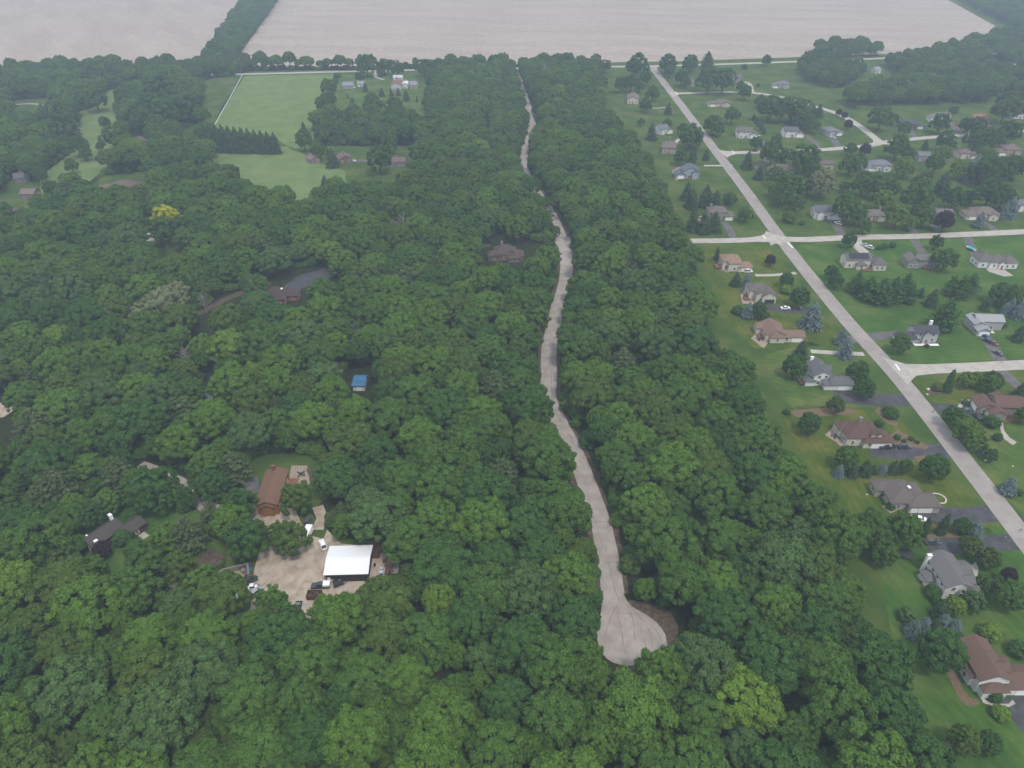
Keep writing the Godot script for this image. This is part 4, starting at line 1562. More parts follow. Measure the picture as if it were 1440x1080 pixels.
# driveways: surface, centre line, half width
var DRIVES = [
	["asphalt_gray", pts([130.5, -418,  131.8, -409,  130.9, -392]), 2.4], ["asphalt_gray", pts([198.7, -421.4,  198.5, -409,  195.4, -392]), 2.6], ["concrete", pts([200.4, -371.2,  199.8, -381.8,  203.4, -393]), 3.0], ["asphalt_gray", pts([233, -372.1,  234.8, -382.8,  238, -395.1]), 2.4],
	["asphalt_gray", pts([261.8, -370.2,  265.3, -382.8,  271.2, -397.2]), 2.6], ["asphalt_gray", pts([180.9, -283.1,  171.1, -281.8,  162.1, -279.9,  154.8, -278]), 3.2], ["asphalt_gray", pts([218.8, -283.1,  216.9, -271.9,  212.5, -255.1]), 2.8], ["concrete", pts([133.5, -268.3,  142.6, -267.1,  156.4, -265.9]), 1.6],
	["asphalt_dark", pts([131.4, -235.2,  141.3, -232.2,  159.6, -231.3]), 4.2], ["asphalt_dark", pts([131.6, -200.3,  143.6, -199.1,  161, -199.9]), 4.2], ["asphalt_dark", pts([132.4, -168,  140.7, -166.7,  160.2, -168]), 3.6], ["asphalt_dark", pts([130.5, -153.8,  140, -153.8,  160, -155.6]), 3.4],
	["asphalt_dark", pts([128.3, -103,  128.7, -98.8,  129.8, -91.9]), 4.2], ["asphalt_dark", pts([162.2, -224.6,  175.8, -226.5,  182, -223.2]), 2.6], ["asphalt_gray", pts([209.7, -255.1,  210.3, -247,  210.2, -236.7]), 2.6], ["asphalt_dark", pts([125.8, -308.9,  132.8, -306.8,  149.5, -304.6]), 3.4],
	["concrete", pts([130, -344.2,  138.8, -344.2,  152.9, -346.8]), 1.4], ["asphalt_gray", pts([204.1, -595.6,  202.5, -574.1,  200.4, -559.2]), 2.4], ["asphalt_gray", pts([245.1, -605.8,  245.8, -585.6,  241.8, -562.8]), 2.4], ["asphalt_gray", pts([264.7, -597.6,  263.2, -585.6,  258.8, -566.5]), 3.0],
	["concrete", pts([242.9, -756.4,  250.4, -794.4,  246.3, -804.4]), 2.0], ["asphalt_gray", pts([387.7, -645.3,  380.6, -622.9,  374.9, -603.8]), 2.6], ["asphalt_gray", pts([416.6, -645.3,  410.4, -627.2,  404.5, -610]), 2.4], ["asphalt_gray", pts([291.8, -418,  292.6, -409,  292.1, -398.2]), 2.2],
	["concrete", pts([130.1, -576,  137.5, -593.6,  149.6, -595.6]), 1.5], ["asphalt_gray", pts([243.9, -413.5,  242.4, -404.7,  240.5, -395.1]), 2.2], ["asphalt_gray", pts([258.8, -413.5,  257, -404.7,  255.7, -395.1]), 2.0], ["concrete", pts([143, -526.3,  153.6, -526.3,  164.6, -527.9]), 1.6],
	["concrete", pts([129.5, -694.5,  136.9, -694.5,  151.2, -699.7]), 1.2], ["asphalt_gray", pts([339, -618.5,  335.6, -605.8,  332.2, -593.6]), 2.4], ["asphalt_gray", pts([178.7, -521.4,  185.4, -526.3,  193.1, -538,  189.9, -557.4]), 2.0], ["asphalt_dark", pts([167.7, -164.8,  173.9, -163.5,  180.1, -162.3]), 3.0],
	# woodland drives and tracks
	["lane_top", pts([-133.9, -191.7,  -123, -186.8,  -110, -178.8,  -102.5, -171.3,  -93.1, -168,  -84.2, -166.1]), 2.6], ["asphalt_gray", pts([-138.9, -170.3,  -141, -177.1,  -136.9, -178.8,  -129.3, -175.4]), 1.3], ["dirt", pts([-158.1, -290.9,  -151.3, -304.6,  -143.4, -317.8,  -135.5, -327,  -126.7, -335.1]), 2.2], ["gravel", pts([-214.9, -225.5,  -202.2, -223.2,  -201.5, -231.7,  -199, -240.2]), 4.5],
	["gravel", pts([-62.7, -160.7,  -62.5, -166.1,  -65.1, -171.3]), 1.8], ["dirt", pts([-32.3, -372.1,  -22.5, -379.9,  -12.4, -382.8]), 1.4], ["concrete", pts([-476.9, -705.1,  -463, -710.5,  -438.3, -705.1]), 1.6], ["concrete", pts([-137.9, -814.6,  -149.3, -828.6,  -151.8, -854.2]), 2.0],
	["asphalt_gray", pts([-124.5, -534.6,  -113.3, -538,  -93.9, -534.6]), 2.8], ["concrete", pts([-123.1, -161.3,  -120.2, -159.8,  -116.6, -157.4]), 1.0],
]
# patios, courts, planting beds: name, surface, outline
var PADS = [
	["parking_court", "asphalt_dark", pts([-120.1, -327,  -113.9, -343.4,  -102.5, -352,  -95.5, -350.2,  -94.9, -343.4,  -105.5, -331.8,  -112, -323.9])], ["patio", "paving", pts([121.9, -142.5,  125.2, -143,  125.1, -136.7,  122.2, -135.1])], ["patio", "paving", pts([119.1, -112.8,  121.1, -114.5,  122.6, -110,  121.9, -105.4,  120.3, -103.8,  118.9, -104.6])],
	["planting_bed", "mulch", pts([114.7, -110,  117.9, -111.1,  116.7, -106,  117, -103,  119.4, -102,  118.3, -100.7,  115.6, -100.3,  114.3, -102])], ["footpath", "concrete", pts([120.2, -104.2,  121.3, -104.2,  120.9, -102.2,  122.8, -101.1,  126.1, -101.1,  127.8, -102.2,  127.9, -101.1,  125.5, -100.1,  122.3, -100.1,  119.8, -101.4])],
	["patio", "paving", pts([118.5, -209,  123.6, -214.2,  124.6, -204,  122.3, -200.7,  121.2, -204.8])], ["planting_bed", "mulch", pts([143.2, -209,  147.5, -212.4,  151.9, -205.6,  154.8, -202.3,  152.7, -200.7,  141.6, -204])], ["planting_bed", "mulch", pts([143.6, -224.1,  146.5, -226.9,  147.7, -220.4,  149.7, -216.8,  147.7, -214.2,  145.2, -215.9])],
	["planting_bed", "mulch", pts([109.6, -223.2,  111.4, -224.6,  124.6, -226,  134.5, -226,  136, -223.2,  131.3, -221.4,  111.3, -220])], ["planting_bed", "mulch", pts([146.4, -196.7,  152.2, -197.5,  154.4, -195.5,  146.3, -193.6])], ["patio", "paving", pts([116.1, -321.6,  120.7, -329.4,  122.6, -317.8,  120.2, -311.8,  114.8, -312.6])], ["patio", "paving", pts([109.8, -279.3,  113.9, -284.3,  116.6, -275.5,  113.2, -270.7])],
	["planting_bed", "dirt", pts([171.2, -238.7,  175.1, -241.2,  179.6, -239.7,  179.8, -237.7,  174.2, -234.7,  170.4, -235.2])], ["patio", "paving", pts([110.6, -353.7,  115.5, -362.7,  118.3, -352,  116.2, -346.8])], ["footpath", "concrete", pts([177.8, -226.9,  182, -231.7,  186, -231.7,  185, -229.8,  181.9, -229.3,  179, -226])],
	["patio", "paving", pts([123.9, -171.3,  128.9, -174,  128.3, -169.3,  125.3, -168])], ["patio", "decking", pts([193.3, -223.2,  198.3, -224.1,  196.3, -217.7,  190.8, -216.8])], ["footpath", "concrete", pts([188.6, -216.8,  190.2, -216.8,  187.8, -211.6,  187.5, -207.3,  188.7, -204.8,  186.2, -203.1,  184.8, -207.3])], ["footpath", "concrete", pts([138.1, -143,  140.6, -146.1,  142.6, -147.4,  142, -144.7,  139.8, -141.4,  137.2, -141.4])],
	["planting_bed", "mulch", pts([154, -276.8,  148.3, -275.5,  148, -279.9,  151.8, -283.1])], ["patio", "paving", pts([117.1, -515,  124.7, -524.6,  122.9, -499.5,  115.6, -493.5])], ["patio", "paving", pts([-79.1, -191.7,  -73.4, -191.7,  -70.3, -182.4,  -73.3, -178.8,  -78.1, -183.8])], ["patio", "asphalt_gray", pts([-94, -182.4,  -89.6, -186,  -86.6, -178.8,  -89.8, -176.8])],
	["planting_bed", "dirt", pts([-99.5, -147.4,  -93.8, -153.2,  -88.4, -148.9,  -90.9, -144.7,  -95.8, -143.3])], ["planting_bed", "dirt", pts([-73.5, -189.8,  -66.3, -191.7,  -62.9, -185.3,  -69.1, -181.7])], ["footpath", "concrete", pts([258.5, -354.6,  266.8, -352,  267.6, -343.4,  262.2, -342.5,  257.1, -348.5])], ["patio", "paving", pts([116.3, -426.1,  122.2, -428.5,  120.8, -418,  115.9, -415.7])],
	["planting_bed", "mulch", pts([109.4, -164.5,  116.6, -162.3,  116.2, -158.6,  108.7, -159.8])], ["planting_bed", "mulch", pts([132.2, -158.6,  142.7, -159.2,  142.9, -157.4,  132.4, -156.8])],
]
var LANDMARKS = [
	[Vector2(34.1, -121.4), "beside the turning circle at the lane end"], [Vector2(30, -151.7), "along the lower lane"], [Vector2(19.1, -214.2), "along the bend of the lane"], [Vector2(17.3, -264.8), "along the middle of the lane"], [Vector2(27.1, -333.4), "along the upper lane"],
	[Vector2(-54.6, -136.7), "around the gravel yard"], [Vector2(-124.1, -232.7), "by the small dark pond"], [Vector2(-149, -303.2), "beside the grassy ride"], [Vector2(-199.4, -223.2), "by the gravel turnaround"], [Vector2(-225.4, -713.2), "on the edge of the fenced meadow"],
	[Vector2(105.1, -178.8), "behind the beige house lawn"], [Vector2(105.4, -227.9), "behind the white house lawn"], [Vector2(102.9, -126.7), "behind the backyard with blue spruces"], [Vector2(102.1, -99.2), "behind the brown roofed house lawn"], [Vector2(100.5, -303.2), "behind the tan roofed house lawn"], [Vector2(14.1, -566.5), "along the far stretch of the lane"],
	[Vector2(-355.3, -627.2), "by the west pasture"], [Vector2(-379.4, -1036.5), "in the hedgerow between ploughed fields"], [Vector2(-114.2, -699.7), "in the farm garden"], [Vector2(151.8, -283.1), "on the wide lawn below the solar house"],
]
# planted and free-standing trees: kind, colour, then x, z, crown radius, height of each
var TREES = [
	# yards between the lane woods and the main road
	["s", "spruce", [116, -331.9, 3.2, 7.8,  125.6, -260.4, 4.2, 10.3,  115.7, -441.4, 5.3, 13,  125.4, -444.5, 5.7, 14,  130, -437.4, 5.3, 12.9,  115.8, -456.3, 4.7, 11.5]], ["s", "blue", [121.3, -330.3, 3.3, 8.1,  113.3, -298.4, 3.4, 8.3,  140.1, -289, 5.5, 13.5,  149.1, -274.9, 3.3, 8.1,  146.6, -263.4, 3.9, 9.6]],
	["o", "plum", [140.4, -354.6, 2.7, 7]], ["n", "spruce", [113.6, -363.1, 1.6, 8.2]], ["o", "deep", [141.2, -329.3, 3.5, 8.8,  140.9, -309, 4.5, 10.9,  143.2, -243.4, 4.3, 10.5,  141.8, -232.4, 3.8, 9.4,  111.6, -209.7, 3.9, 9.6,  118.3, -247.1, 4.6, 11]],
	["u", "lime", [139.7, -324.1, 2.8, 4.4]], ["u", "deep", [109.5, -302.6, 2.6, 4.1,  121.2, -296.2, 2.5, 4,  141.4, -215, 1.6, 2.6,  148, -220.2, 2.7, 4.3,  147.9, -223.3, 1.7, 2.7,  108.1, -222.3, 1.4, 2.2,  144.6, -206.7, 1.2, 2,  149.7, -206.2, 1.1, 1.7,  146.5, -204.9, 0.9, 1.4,  151.1, -204.3, 0.8, 1.3]], ["o", "spruce", [118, -298.1, 3.5, 8.7]],
	["o", "mid", [118.2, -190, 4, 9.7,  171.6, -267, 4, 9.7]], ["b", "olive", [126.9, -222.7, 3.1, 7.7]],
	# east of the main road
	["b", "deep", [168, -339.1, 3.2, 8.1,  166.3, -328.2, 3.5, 8.7,  192.4, -378.4, 3.9, 9.6,  241.2, -377, 3.5, 8.7]], ["b", "mid", [231.5, -348.7, 5.6, 13.2,  240.9, -312.9, 4.7, 11.3,  243.6, -307.3, 5.5, 13,  195.2, -237.3, 4, 9.7]], ["p", "deep", [175.4, -324.3, 4.8, 12,  177.7, -315.8, 5.3, 13.2,  182.8, -312.7, 5.5, 13.9,  189.5, -314.7, 5.6, 13.9,  198.4, -321, 5.1, 12.7,  197.6, -313.1, 4.1, 10.3,  201.2, -287.4, 6.6, 16.4,  222, -321.2, 4.5, 11.2,  225.2, -318.5, 5, 12.6,  232.9, -323.7, 4.5, 11.3]],
	["s", "spruce", [206.9, -309.9, 3.8, 9.4,  206.6, -319.7, 2.2, 5.3,  231.2, -305.8, 2.9, 7.1,  230.5, -277.2, 3.2, 7.9]], ["s", "blue", [241, -302.1, 3.5, 8.7,  242.3, -297.7, 3.7, 9.1,  238.1, -301.1, 2.9, 7,  247.3, -302.9, 3.2, 7.7]], ["u", "olive", [229.4, -289.5, 3.1, 5,  175.1, -238.5, 2, 3.1,  181.4, -228.7, 1.3, 2.1]],
	["b", "lime", [186.4, -239.9, 3, 7.6,  191.1, -240.7, 2.8, 7.2]], ["n", "deep", [178.7, -237.8, 2, 10.6]], ["o", "deep", [167.9, -214.4, 3.7, 9.1]], ["b", "fresh", [167.9, -206.2, 4, 9.9,  168.8, -200.6, 4.1, 10]], ["u", "deep", [184.1, -214.7, 3, 4.8,  182, -206.3, 1.8, 2.8,  191.9, -228.7, 1, 1.5,  181.8, -228.4, 1.2, 2,  186.8, -271.6, 1.1, 1.7]],
	["s", "blue", [171.1, -198, 1.6, 4]], ["o", "deep", [171.8, -193.7, 2.2, 5.9]], ["b", "mid", [196.1, -216.4, 2.7, 7]], ["s", "spruce", [205.5, -233.3, 2.9, 7]],
	# lots around the beige house and the white house
	["s", "spruce", [119.5, -186.4, 2.6, 6.3,  124.3, -187.1, 2.8, 6.7,  127.7, -187.9, 1.6, 3.8,  134.7, -188, 2.4, 5.7]], ["s", "blue", [114.6, -185.9, 2.3, 5.6,  169.1, -177.6, 3.1, 7.5,  146.9, -157.7, 2.9, 7,  110.8, -121.6, 2.5, 6.1,  114.9, -123.4, 2, 4.8,  120.6, -124.1, 2.2, 5.4,  122.8, -122.4, 2.2, 5.3,  130.7, -187.6, 2, 4.9]],
	["o", "deep", [145.9, -184.3, 4.4, 10.8,  138.4, -187.7, 2.3, 6,  143.5, -159.2, 2.5, 6.5]], ["b", "mid", [111.5, -154.9, 5.3, 12.7,  121.9, -154.2, 5, 12.1,  112.8, -146.8, 3.9, 9.5,  104.8, -152.3, 3.3, 8.3]], ["n", "spruce", [137.2, -159, 1.6, 8.5,  131.7, -158.7, 1.5, 7.9,  139.5, -161.4, 1.3, 6.6]], ["b", "olive", [141.1, -149.7, 3.2, 8,  144.2, -145.4, 3.1, 7.8]],
	["o", "plum", [146.8, -139.2, 2.3, 6.1]], ["b", "grey", [137.6, -136, 2.5, 6.6,  130.9, -129.5, 3, 7.5,  142.2, -137.5, 2, 5.4]], ["o", "mid", [141.6, -130.3, 4.2, 10.2]], ["u", "deep", [122.8, -134.8, 2.2, 3.6,  122.8, -131.9, 1.5, 2.5,  126.6, -176.4, 1.5, 2.3,  126.1, -170.3, 1.5, 2.4,  172.8, -177.2, 1.5, 2.3,  119.2, -168.9, 1.1, 1.8]],
	["o", "lime", [124.8, -128.1, 2.8, 7.2]], ["s", "spruce", [121, -127.5, 2.6, 6.3,  118, -123.6, 1.7, 4.2]], ["u", "grey", [111.9, -126.4, 2.6, 4.2]], ["u", "lime", [131.8, -120.9, 2.8, 4.5]],
	["o", "deep", [111.8, -111.6, 5.6, 13.4]], ["u", "deep", [136.7, -115.5, 2.7, 4.2,  122.9, -102.3, 1.7, 2.8,  123.3, -121, 1.2, 1.9]], ["u", "lime", [121.8, -97.8, 2.1, 3.3]], ["o", "olive", [107.2, -89.4, 3.4, 8.5]], ["o", "deep", [113, -89, 2.8, 7.2]],
	# upper subdivision
	["b", "mid", [196.4, -845.9, 8.1, 18.9,  292.7, -881.5, 5.4, 13,  195.5, -752, 10.8, 24.8,  210.8, -752, 10.8, 24.8,  230.3, -757.7, 4.3, 10.5,  225.9, -724.8, 6, 14.1,  140.6, -565.1, 8.5, 19.7,  167, -605.9, 7.1, 16.6,  170, -601, 5.9, 13.9,  191.4, -639, 6.2, 14.6,  231.7, -692.5, 5.1, 12.2,  178, -771, 5.1, 12.2]], ["p", "deep", [220.7, -865.7, 7.8, 19.4]],
	["b", "mid", [225.3, -645.8, 9.8, 22.6,  235.1, -643.5, 9.5, 21.9,  245.4, -643.5, 9.5, 21.9,  250.9, -632.2, 9.3, 21.6,  310.8, -617.8, 9.2, 21.2,  289.9, -538.6, 8.2, 19,  191.5, -524.8, 8, 18.6,  204.4, -532.2, 4.6, 11.1,  209.6, -507.6, 9.5, 21.8,  212.5, -500.7, 5.9, 13.9,  260.1, -549.8, 4.2, 10.2,  253.8, -432, 9.1, 20.9,  203.6, -416.3, 7.9, 18.5,  209.9, -411.9, 5.8, 13.7]],
	["s", "spruce", [275, -660.9, 4.9, 11.9,  172.6, -518.8, 5.2, 12.7,  135.3, -534.6, 3.9, 9.6,  147.1, -539.2, 3.4, 8.3,  174.9, -495.9, 4.2, 10.2,  243, -624.9, 5.1, 12.4,  115.9, -437.6, 3.8, 9.2,  123.9, -442.5, 3.5, 8.6,  288, -464.4, 6.5, 15.8,  325.9, -566, 3.2, 7.7,  108.6, -404, 5.3, 13,  114.2, -400.4, 5.3, 12.9,  121.3, -403.1, 5, 12.1,  214.7, -651.9, 2.3, 5.6,  213.9, -640.4, 2.3, 5.6,  213, -629.9, 2.2, 5.5,  212.3, -619.7, 2.2, 5.4,  211.9, -609.8, 2.2, 5.3,  244.8, -644.2, 2.3, 5.6,  244.2, -632.9, 2.3, 5.5,  244.4, -624, 2.2, 5.4]],
	["o", "plum", [285.7, -619.9, 3.6, 9,  270.3, -547.9, 4.2, 10.2,  258.1, -402.9, 5.4, 12.8,  294.1, -662.7, 2.8, 7.1,  295.4, -653.1, 2.7, 7]], ["b", "mid", [250.1, -621.1, 6.2, 14.7,  252.4, -609.4, 5.1, 12.3,  209.8, -572.7, 4, 9.7,  190.7, -562, 4.6, 11.2,  330, -634.3, 4.3, 10.5,  324.8, -601.1, 5.1, 12.2,  181.5, -481.6, 5.9, 13.9,  198.6, -465.7, 4.1, 10.1,  171.5, -442, 4, 9.7,  179.5, -432.4, 4.9, 11.9,  224.8, -469.1, 3.2, 8,  233, -461.3, 7.2, 16.9,  239.8, -457, 7.4, 17.3,  250.2, -458, 5.6, 13.4,  248.5, -408.8, 6.1, 14.5,  208.5, -398.3, 4.2, 10.3,  143.3, -416.6, 4.1, 10]],
	["b", "pale", [203.9, -458.1, 8.7, 20.2]], ["b", "lime", [174.2, -461.2, 4.1, 10,  277.5, -498.2, 6.5, 15.3,  235.8, -435.5, 5.9, 13.9,  232, -407.5, 6.5, 15.4,  238.8, -404.5, 4, 9.8,  321.8, -532.5, 5.5, 13.1,  314.6, -495.1, 6, 14.2,  358.5, -534, 4.4, 10.8,  358.1, -541.1, 4.1, 10.1]], ["b", "mid", [179.4, -449.6, 8.6, 19.9,  240.4, -502, 6.9, 16.2,  251.5, -513.6, 5.3, 12.7,  298.2, -536.1, 4.6, 11.2,  273.1, -464.1, 6.5, 15.2,  303.6, -508.4, 6, 14.1]],
	["s", "blue", [283.9, -409.4, 4, 9.8,  311, -425.1, 5.3, 13,  307.5, -424.4, 4.1, 10.1,  323.3, -492.7, 7.5, 18.2]], ["b", "deep", [338.1, -560.7, 6.6, 15.6,  325.1, -480.7, 9.1, 20.9,  336.5, -484.2, 8.1, 18.9,  351.3, -493.9, 7.6, 17.8,  304.1, -439.2, 8.4, 19.5,  312.9, -438.6, 6.8, 15.9,  282.2, -438.6, 6.2, 14.6,  294.8, -446.2, 4, 9.8,  397.2, -580, 8.1, 18.9,  360.7, -560.7, 7.4, 17.2,  371.6, -563.7, 7.4, 17.3,  383.4, -570.7, 6.5, 15.4,  381.5, -599.1, 7, 16.4,  381.2, -613.6, 5.2, 12.4,  357.4, -609.4, 7.1, 16.6,  398.5, -665.6, 3.6, 9]],
	["b", "olive", [428.6, -641.1, 11.5, 26.3,  453.2, -664, 9.5, 22]], ["u", "olive", [171.1, -417.4, 4.2, 6.8,  143, -450.7, 3.7, 6,  178.3, -413.8, 1.7, 2.8]], ["b", "mid", [140.9, -444.6, 3.8, 9.4]], ["u", "deep", [264.6, -869.5, 3.5, 5.6,  255.6, -782, 2, 3.2,  401.2, -821.8, 1.8, 2.9,  224, -483.8, 1.8, 2.9,  213.2, -378.3, 2, 3.3,  218.7, -379.9, 2, 3.3,  210.1, -377.2, 1.6, 2.6]], ["p", "deep", [339.5, -890.9, 6, 15.1,  351, -900.4, 6.1, 15.3,  354, -883.3, 8.2, 20.4,  363.6, -881, 9.5, 23.7]],
	# the corner by the county road
	["b", "deep", [103, -845.7, 6.2, 14.7,  133.8, -814.5, 11.4, 26,  172, -842.3, 9.1, 21.1,  199.2, -852.7, 7.6, 17.7,  175.2, -782.8, 6.7, 15.8,  137.8, -786.4, 6.2, 14.5,  109.1, -754.3, 6.5, 15.4,  120.3, -758.5, 7.1, 16.7,  128, -755.3, 4.2, 10.2,  122.3, -677.5, 5.4, 12.9,  142.2, -606.5, 3.9, 9.7,  100.5, -529.2, 3.5, 8.8]], ["p", "deep", [220.1, -859.8, 7.6, 19.1]], ["b", "mid", [135.3, -718.3, 6.3, 14.8,  142.3, -571.9, 7, 16.4,  200.9, -782.8, 6.7, 15.8,  132.1, -621.8, 3.8, 9.3,  124.5, -526.7, 4.8, 11.6,  111.5, -631.8, 2.9, 7.3,  170.5, -823.9, 5.8, 13.7]],
	["s", "spruce", [142.2, -671.8, 4.3, 10.5,  138.8, -541.8, 2.7, 6.6,  114.1, -591.8, 5.3, 13]],
	# farm garden and its spruce row
	["b", "mid", [-157.3, -825.2, 10.2, 23.5,  -95.5, -825.5, 8.3, 19.3,  -125.3, -665.3, 8.5, 19.7,  -106.9, -669.3, 7, 16.3,  -99.1, -663.8, 4, 9.8,  -94.8, -553.6, 6.8, 16,  -143.5, -830, 3.9, 9.5,  -145.7, -539.9, 5.8, 13.8,  -162.5, -562.6, 6.9, 16.2]], ["b", "deep", [-140.2, -836.5, 7.1, 16.7,  -124.7, -827.6, 7.1, 16.6,  -94.7, -507.3, 8.9, 20.5,  -161.5, -800.3, 4.4, 10.6]], ["o", "deep", [-135.8, -651.3, 3.9, 9.5,  -152.3, -709.6, 2, 5.5]], ["n", "spruce", [-146.2, -655.7, 1.6, 8.2,  -161.1, -731, 0.9, 4.8,  -91.7, -716.8, 1.1, 5.9,  -94.2, -617.7, 2.3, 12,  -150.2, -635.4, 1.8, 9.6]],
	["s", "spruce", [-102.6, -722.3, 4, 9.8,  -141.6, -581.3, 7.1, 17.4,  -115.9, -586.3, 6.7, 16.4,  -156.9, -588.5, 5.3, 12.9,  -128.4, -585.2, 5.3, 12.9,  -105.6, -598.9, 4.4, 10.7,  -98.6, -597.4, 3.9, 9.5,  -92.3, -594, 3.9, 9.5,  -84.5, -594, 3.9, 9.5,  -79.9, -595.9, 3.4, 8.3,  -76.1, -596.3, 2.4, 6,  -132.5, -522.7, 5.7, 13.8,  -128.4, -478, 3.7, 8.9,  -120.3, -478, 3.7, 8.9,  -119.8, -742.1, 2.9, 7.2,  -112.8, -742.1, 2.9, 7.2,  -148.5, -759.1, 3.6, 8.8,  -128.8, -739.3, 3.5, 8.6,  -175.6, -613.1, 3.5, 8.5]],
	["u", "deep", [-189.2, -823.3, 3.2, 5.1,  -186, -794.9, 3.1, 5,  -182.4, -768.3, 3, 4.8,  -179.4, -742.3, 3.2, 5.2,  -177.1, -717.8, 3.4, 5.5,  -175.7, -698.3, 3.9, 6.2,  -173.5, -675.5, 4.3, 6.9,  -170.8, -654, 4.7, 7.6,  -167.8, -631.1, 4.6, 7.4]],
	# spruce row below the meadow, pasture edge
	["s", "spruce", [-239.5, -562.2, 7.4, 21.6,  -234.4, -561.8, 7.2, 21.1,  -229.4, -561.4, 7, 20.5,  -224.3, -560.9, 6.8, 20,  -219.3, -560.5, 6.6, 19.4,  -214, -559.5, 6.4, 18.9,  -209, -559.1, 6.3, 18.3,  -203.9, -558.7, 6.1, 17.8,  -198.9, -558.3, 5.9, 17.2,  -193.9, -557.9, 5.7, 16.7,  -188.7, -556.9, 5.5, 16.1,  -183.7, -556.5, 5.3, 15.6]], ["b", "mid", [-380.3, -679.4, 9.4, 21.6,  -308.1, -559.9, 9.2, 21.2]], ["s", "spruce", [-357.4, -580.3, 13.8, 33.7,  -390.3, -613.5, 9.3, 22.6,  -416.7, -787.9, 9.8, 24,  -430.7, -776.7, 10.5, 25.7,  -322.3, -777, 7.7, 18.8,  -367.6, -734.2, 3.9, 9.5]], ["b", "deep", [-311.3, -607.1, 9.8, 22.6,  -321.6, -681.4, 14.4, 32.6,  -289, -619.9, 13.3, 30.2,  -282.4, -645.8, 10.3, 23.7,  -316.2, -650.9, 10.4, 23.9,  -346.7, -622.3, 4.7, 11.3,  -329.4, -546.4, 6.6, 15.5]],
	["b", "yellow", [-204.7, -400.9, 7.3, 17.1,  -507.5, -750.2, 5.9, 14,  -387.5, -611, 5, 11.9]], ["b", "mid", [-199.1, -383, 7.4, 17.4]], ["b", "pale", [-162.3, -292.3, 8.3, 19.2,  -167.2, -289.4, 6.6, 15.5,  -161.8, -306.5, 6.3, 14.9,  -170.5, -286.3, 6, 14.2,  -177.5, -280.3, 3.8, 9.3]],
	# around the cottage, the timber house and the gravel yard
	["p", "pine", [-95.8, -183.6, 5.3, 13.2,  -133, -179, 6, 15,  -150, -172.4, 6.6, 16.6,  -153.1, -170.1, 5.8, 14.6,  -100.1, -152.8, 5.5, 13.7,  -96.5, -162.4, 4.2, 10.5,  -159.4, -159.4, 4.1, 10.3]], ["b", "fresh", [-131.8, -168.3, 4.1, 10,  -113.5, -172.4, 4.3, 10.5,  -107.2, -151.9, 4.4, 10.6,  -124.3, -141.3, 3.5, 8.7,  -88.1, -133.5, 5.1, 12.2,  -68.1, -128.8, 4, 9.8]], ["b", "deep", [-117.1, -169.5, 7.3, 17.1,  -99.6, -174.7, 5.1, 12.3,  -80.5, -149.4, 6.1, 14.4,  -88.2, -166, 5, 12,  -135.5, -161.8, 4.2, 10.2,  -106.7, -171.2, 3.5, 8.8]], ["b", "olive", [-70.3, -168.2, 5, 12,  -67.4, -150.6, 5.1, 12.2,  -72.1, -153.8, 4, 9.9,  -132.6, -141.9, 4.6, 11,  -98.3, -140.1, 4.5, 11,  -94.4, -157.5, 2.6, 6.8]], ["b", "mid", [-104.3, -130.2, 6.6, 15.6,  -108.8, -140.6, 4.9, 11.7,  -141.8, -145.2, 8.1, 18.8]],
	["o", "plum", [-91.3, -162.8, 2.7, 6.9,  -125.7, -149, 2.5, 6.6]], ["u", "yellow", [-96.9, -176.7, 1.5, 2.3]], ["u", "deep", [-122.5, -155.4, 3, 4.8,  -116.5, -150.3, 3.3, 5.3,  -108.7, -170.2, 2.8, 4.4,  -123.9, -165.1, 2.3, 3.7]], ["b", "fresh", [-65.5, -189.3, 2.8, 7.1,  -54.3, -157, 2.7, 7,  -30.5, -166.6, 2.3, 6.1]], ["p", "pine", [-55.5, -165.6, 3.1, 7.7,  -57.7, -163.4, 2.6, 6.4]],
	["b", "mid", [-359, -673.6, 4.5, 11,  -329.2, -588, 3.5, 8.6,  -321.3, -537.5, 4.3, 10.4,  -373.6, -736, 4.2, 10.2,  -316.8, -507.9, 4.6, 11.1,  -322.8, -562, 2.8, 7.1]],
	# bare and dying trees
	["d", "dead", [-139.8, -255.4, 4.6, 10.9,  -148.6, -302.9, 4.6, 11,  -159.9, -200.1, 3.5, 8.3]], ["d", "dead", [-96.7, -132.6, 3.1, 7.4]], ["d", "dead", [-10.5, -99.5, 0.9, 2.3,  -5.2, -93.4, 1.3, 3]], ["d", "dead", [-62.7, -390.7, 6.9, 16.5,  -67.8, -391.5, 5.5, 13.3,  33.6, -796.5, 7.5, 17.9]], ["d", "dead", [26.7, -273.1, 2.7, 6.4,  39.7, -229.2, 2.8, 6.8]], ["d", "dead", [41.8, -136, 2.2, 5.2]], ["d", "dead", [103.6, -88.7, 1.8, 4.4]],
	# house by the lane
	["b", "fresh", [3.4, -386.7, 6.8, 16,  20.9, -412, 4, 9.7,  12, -285.9, 5.2, 12.4]], ["b", "mid", [-9.3, -405.4, 4.3, 10.4]], ["s", "grey", [19.5, -392.8, 2.8, 6.8]], ["b", "grey", [15.9, -413.4, 4.7, 11.3,  25.9, -394.6, 2.8, 7.1]], ["u", "deep", [17.4, -389.4, 2.4, 3.9,  20.2, -382.7, 2.4, 3.8]],
]


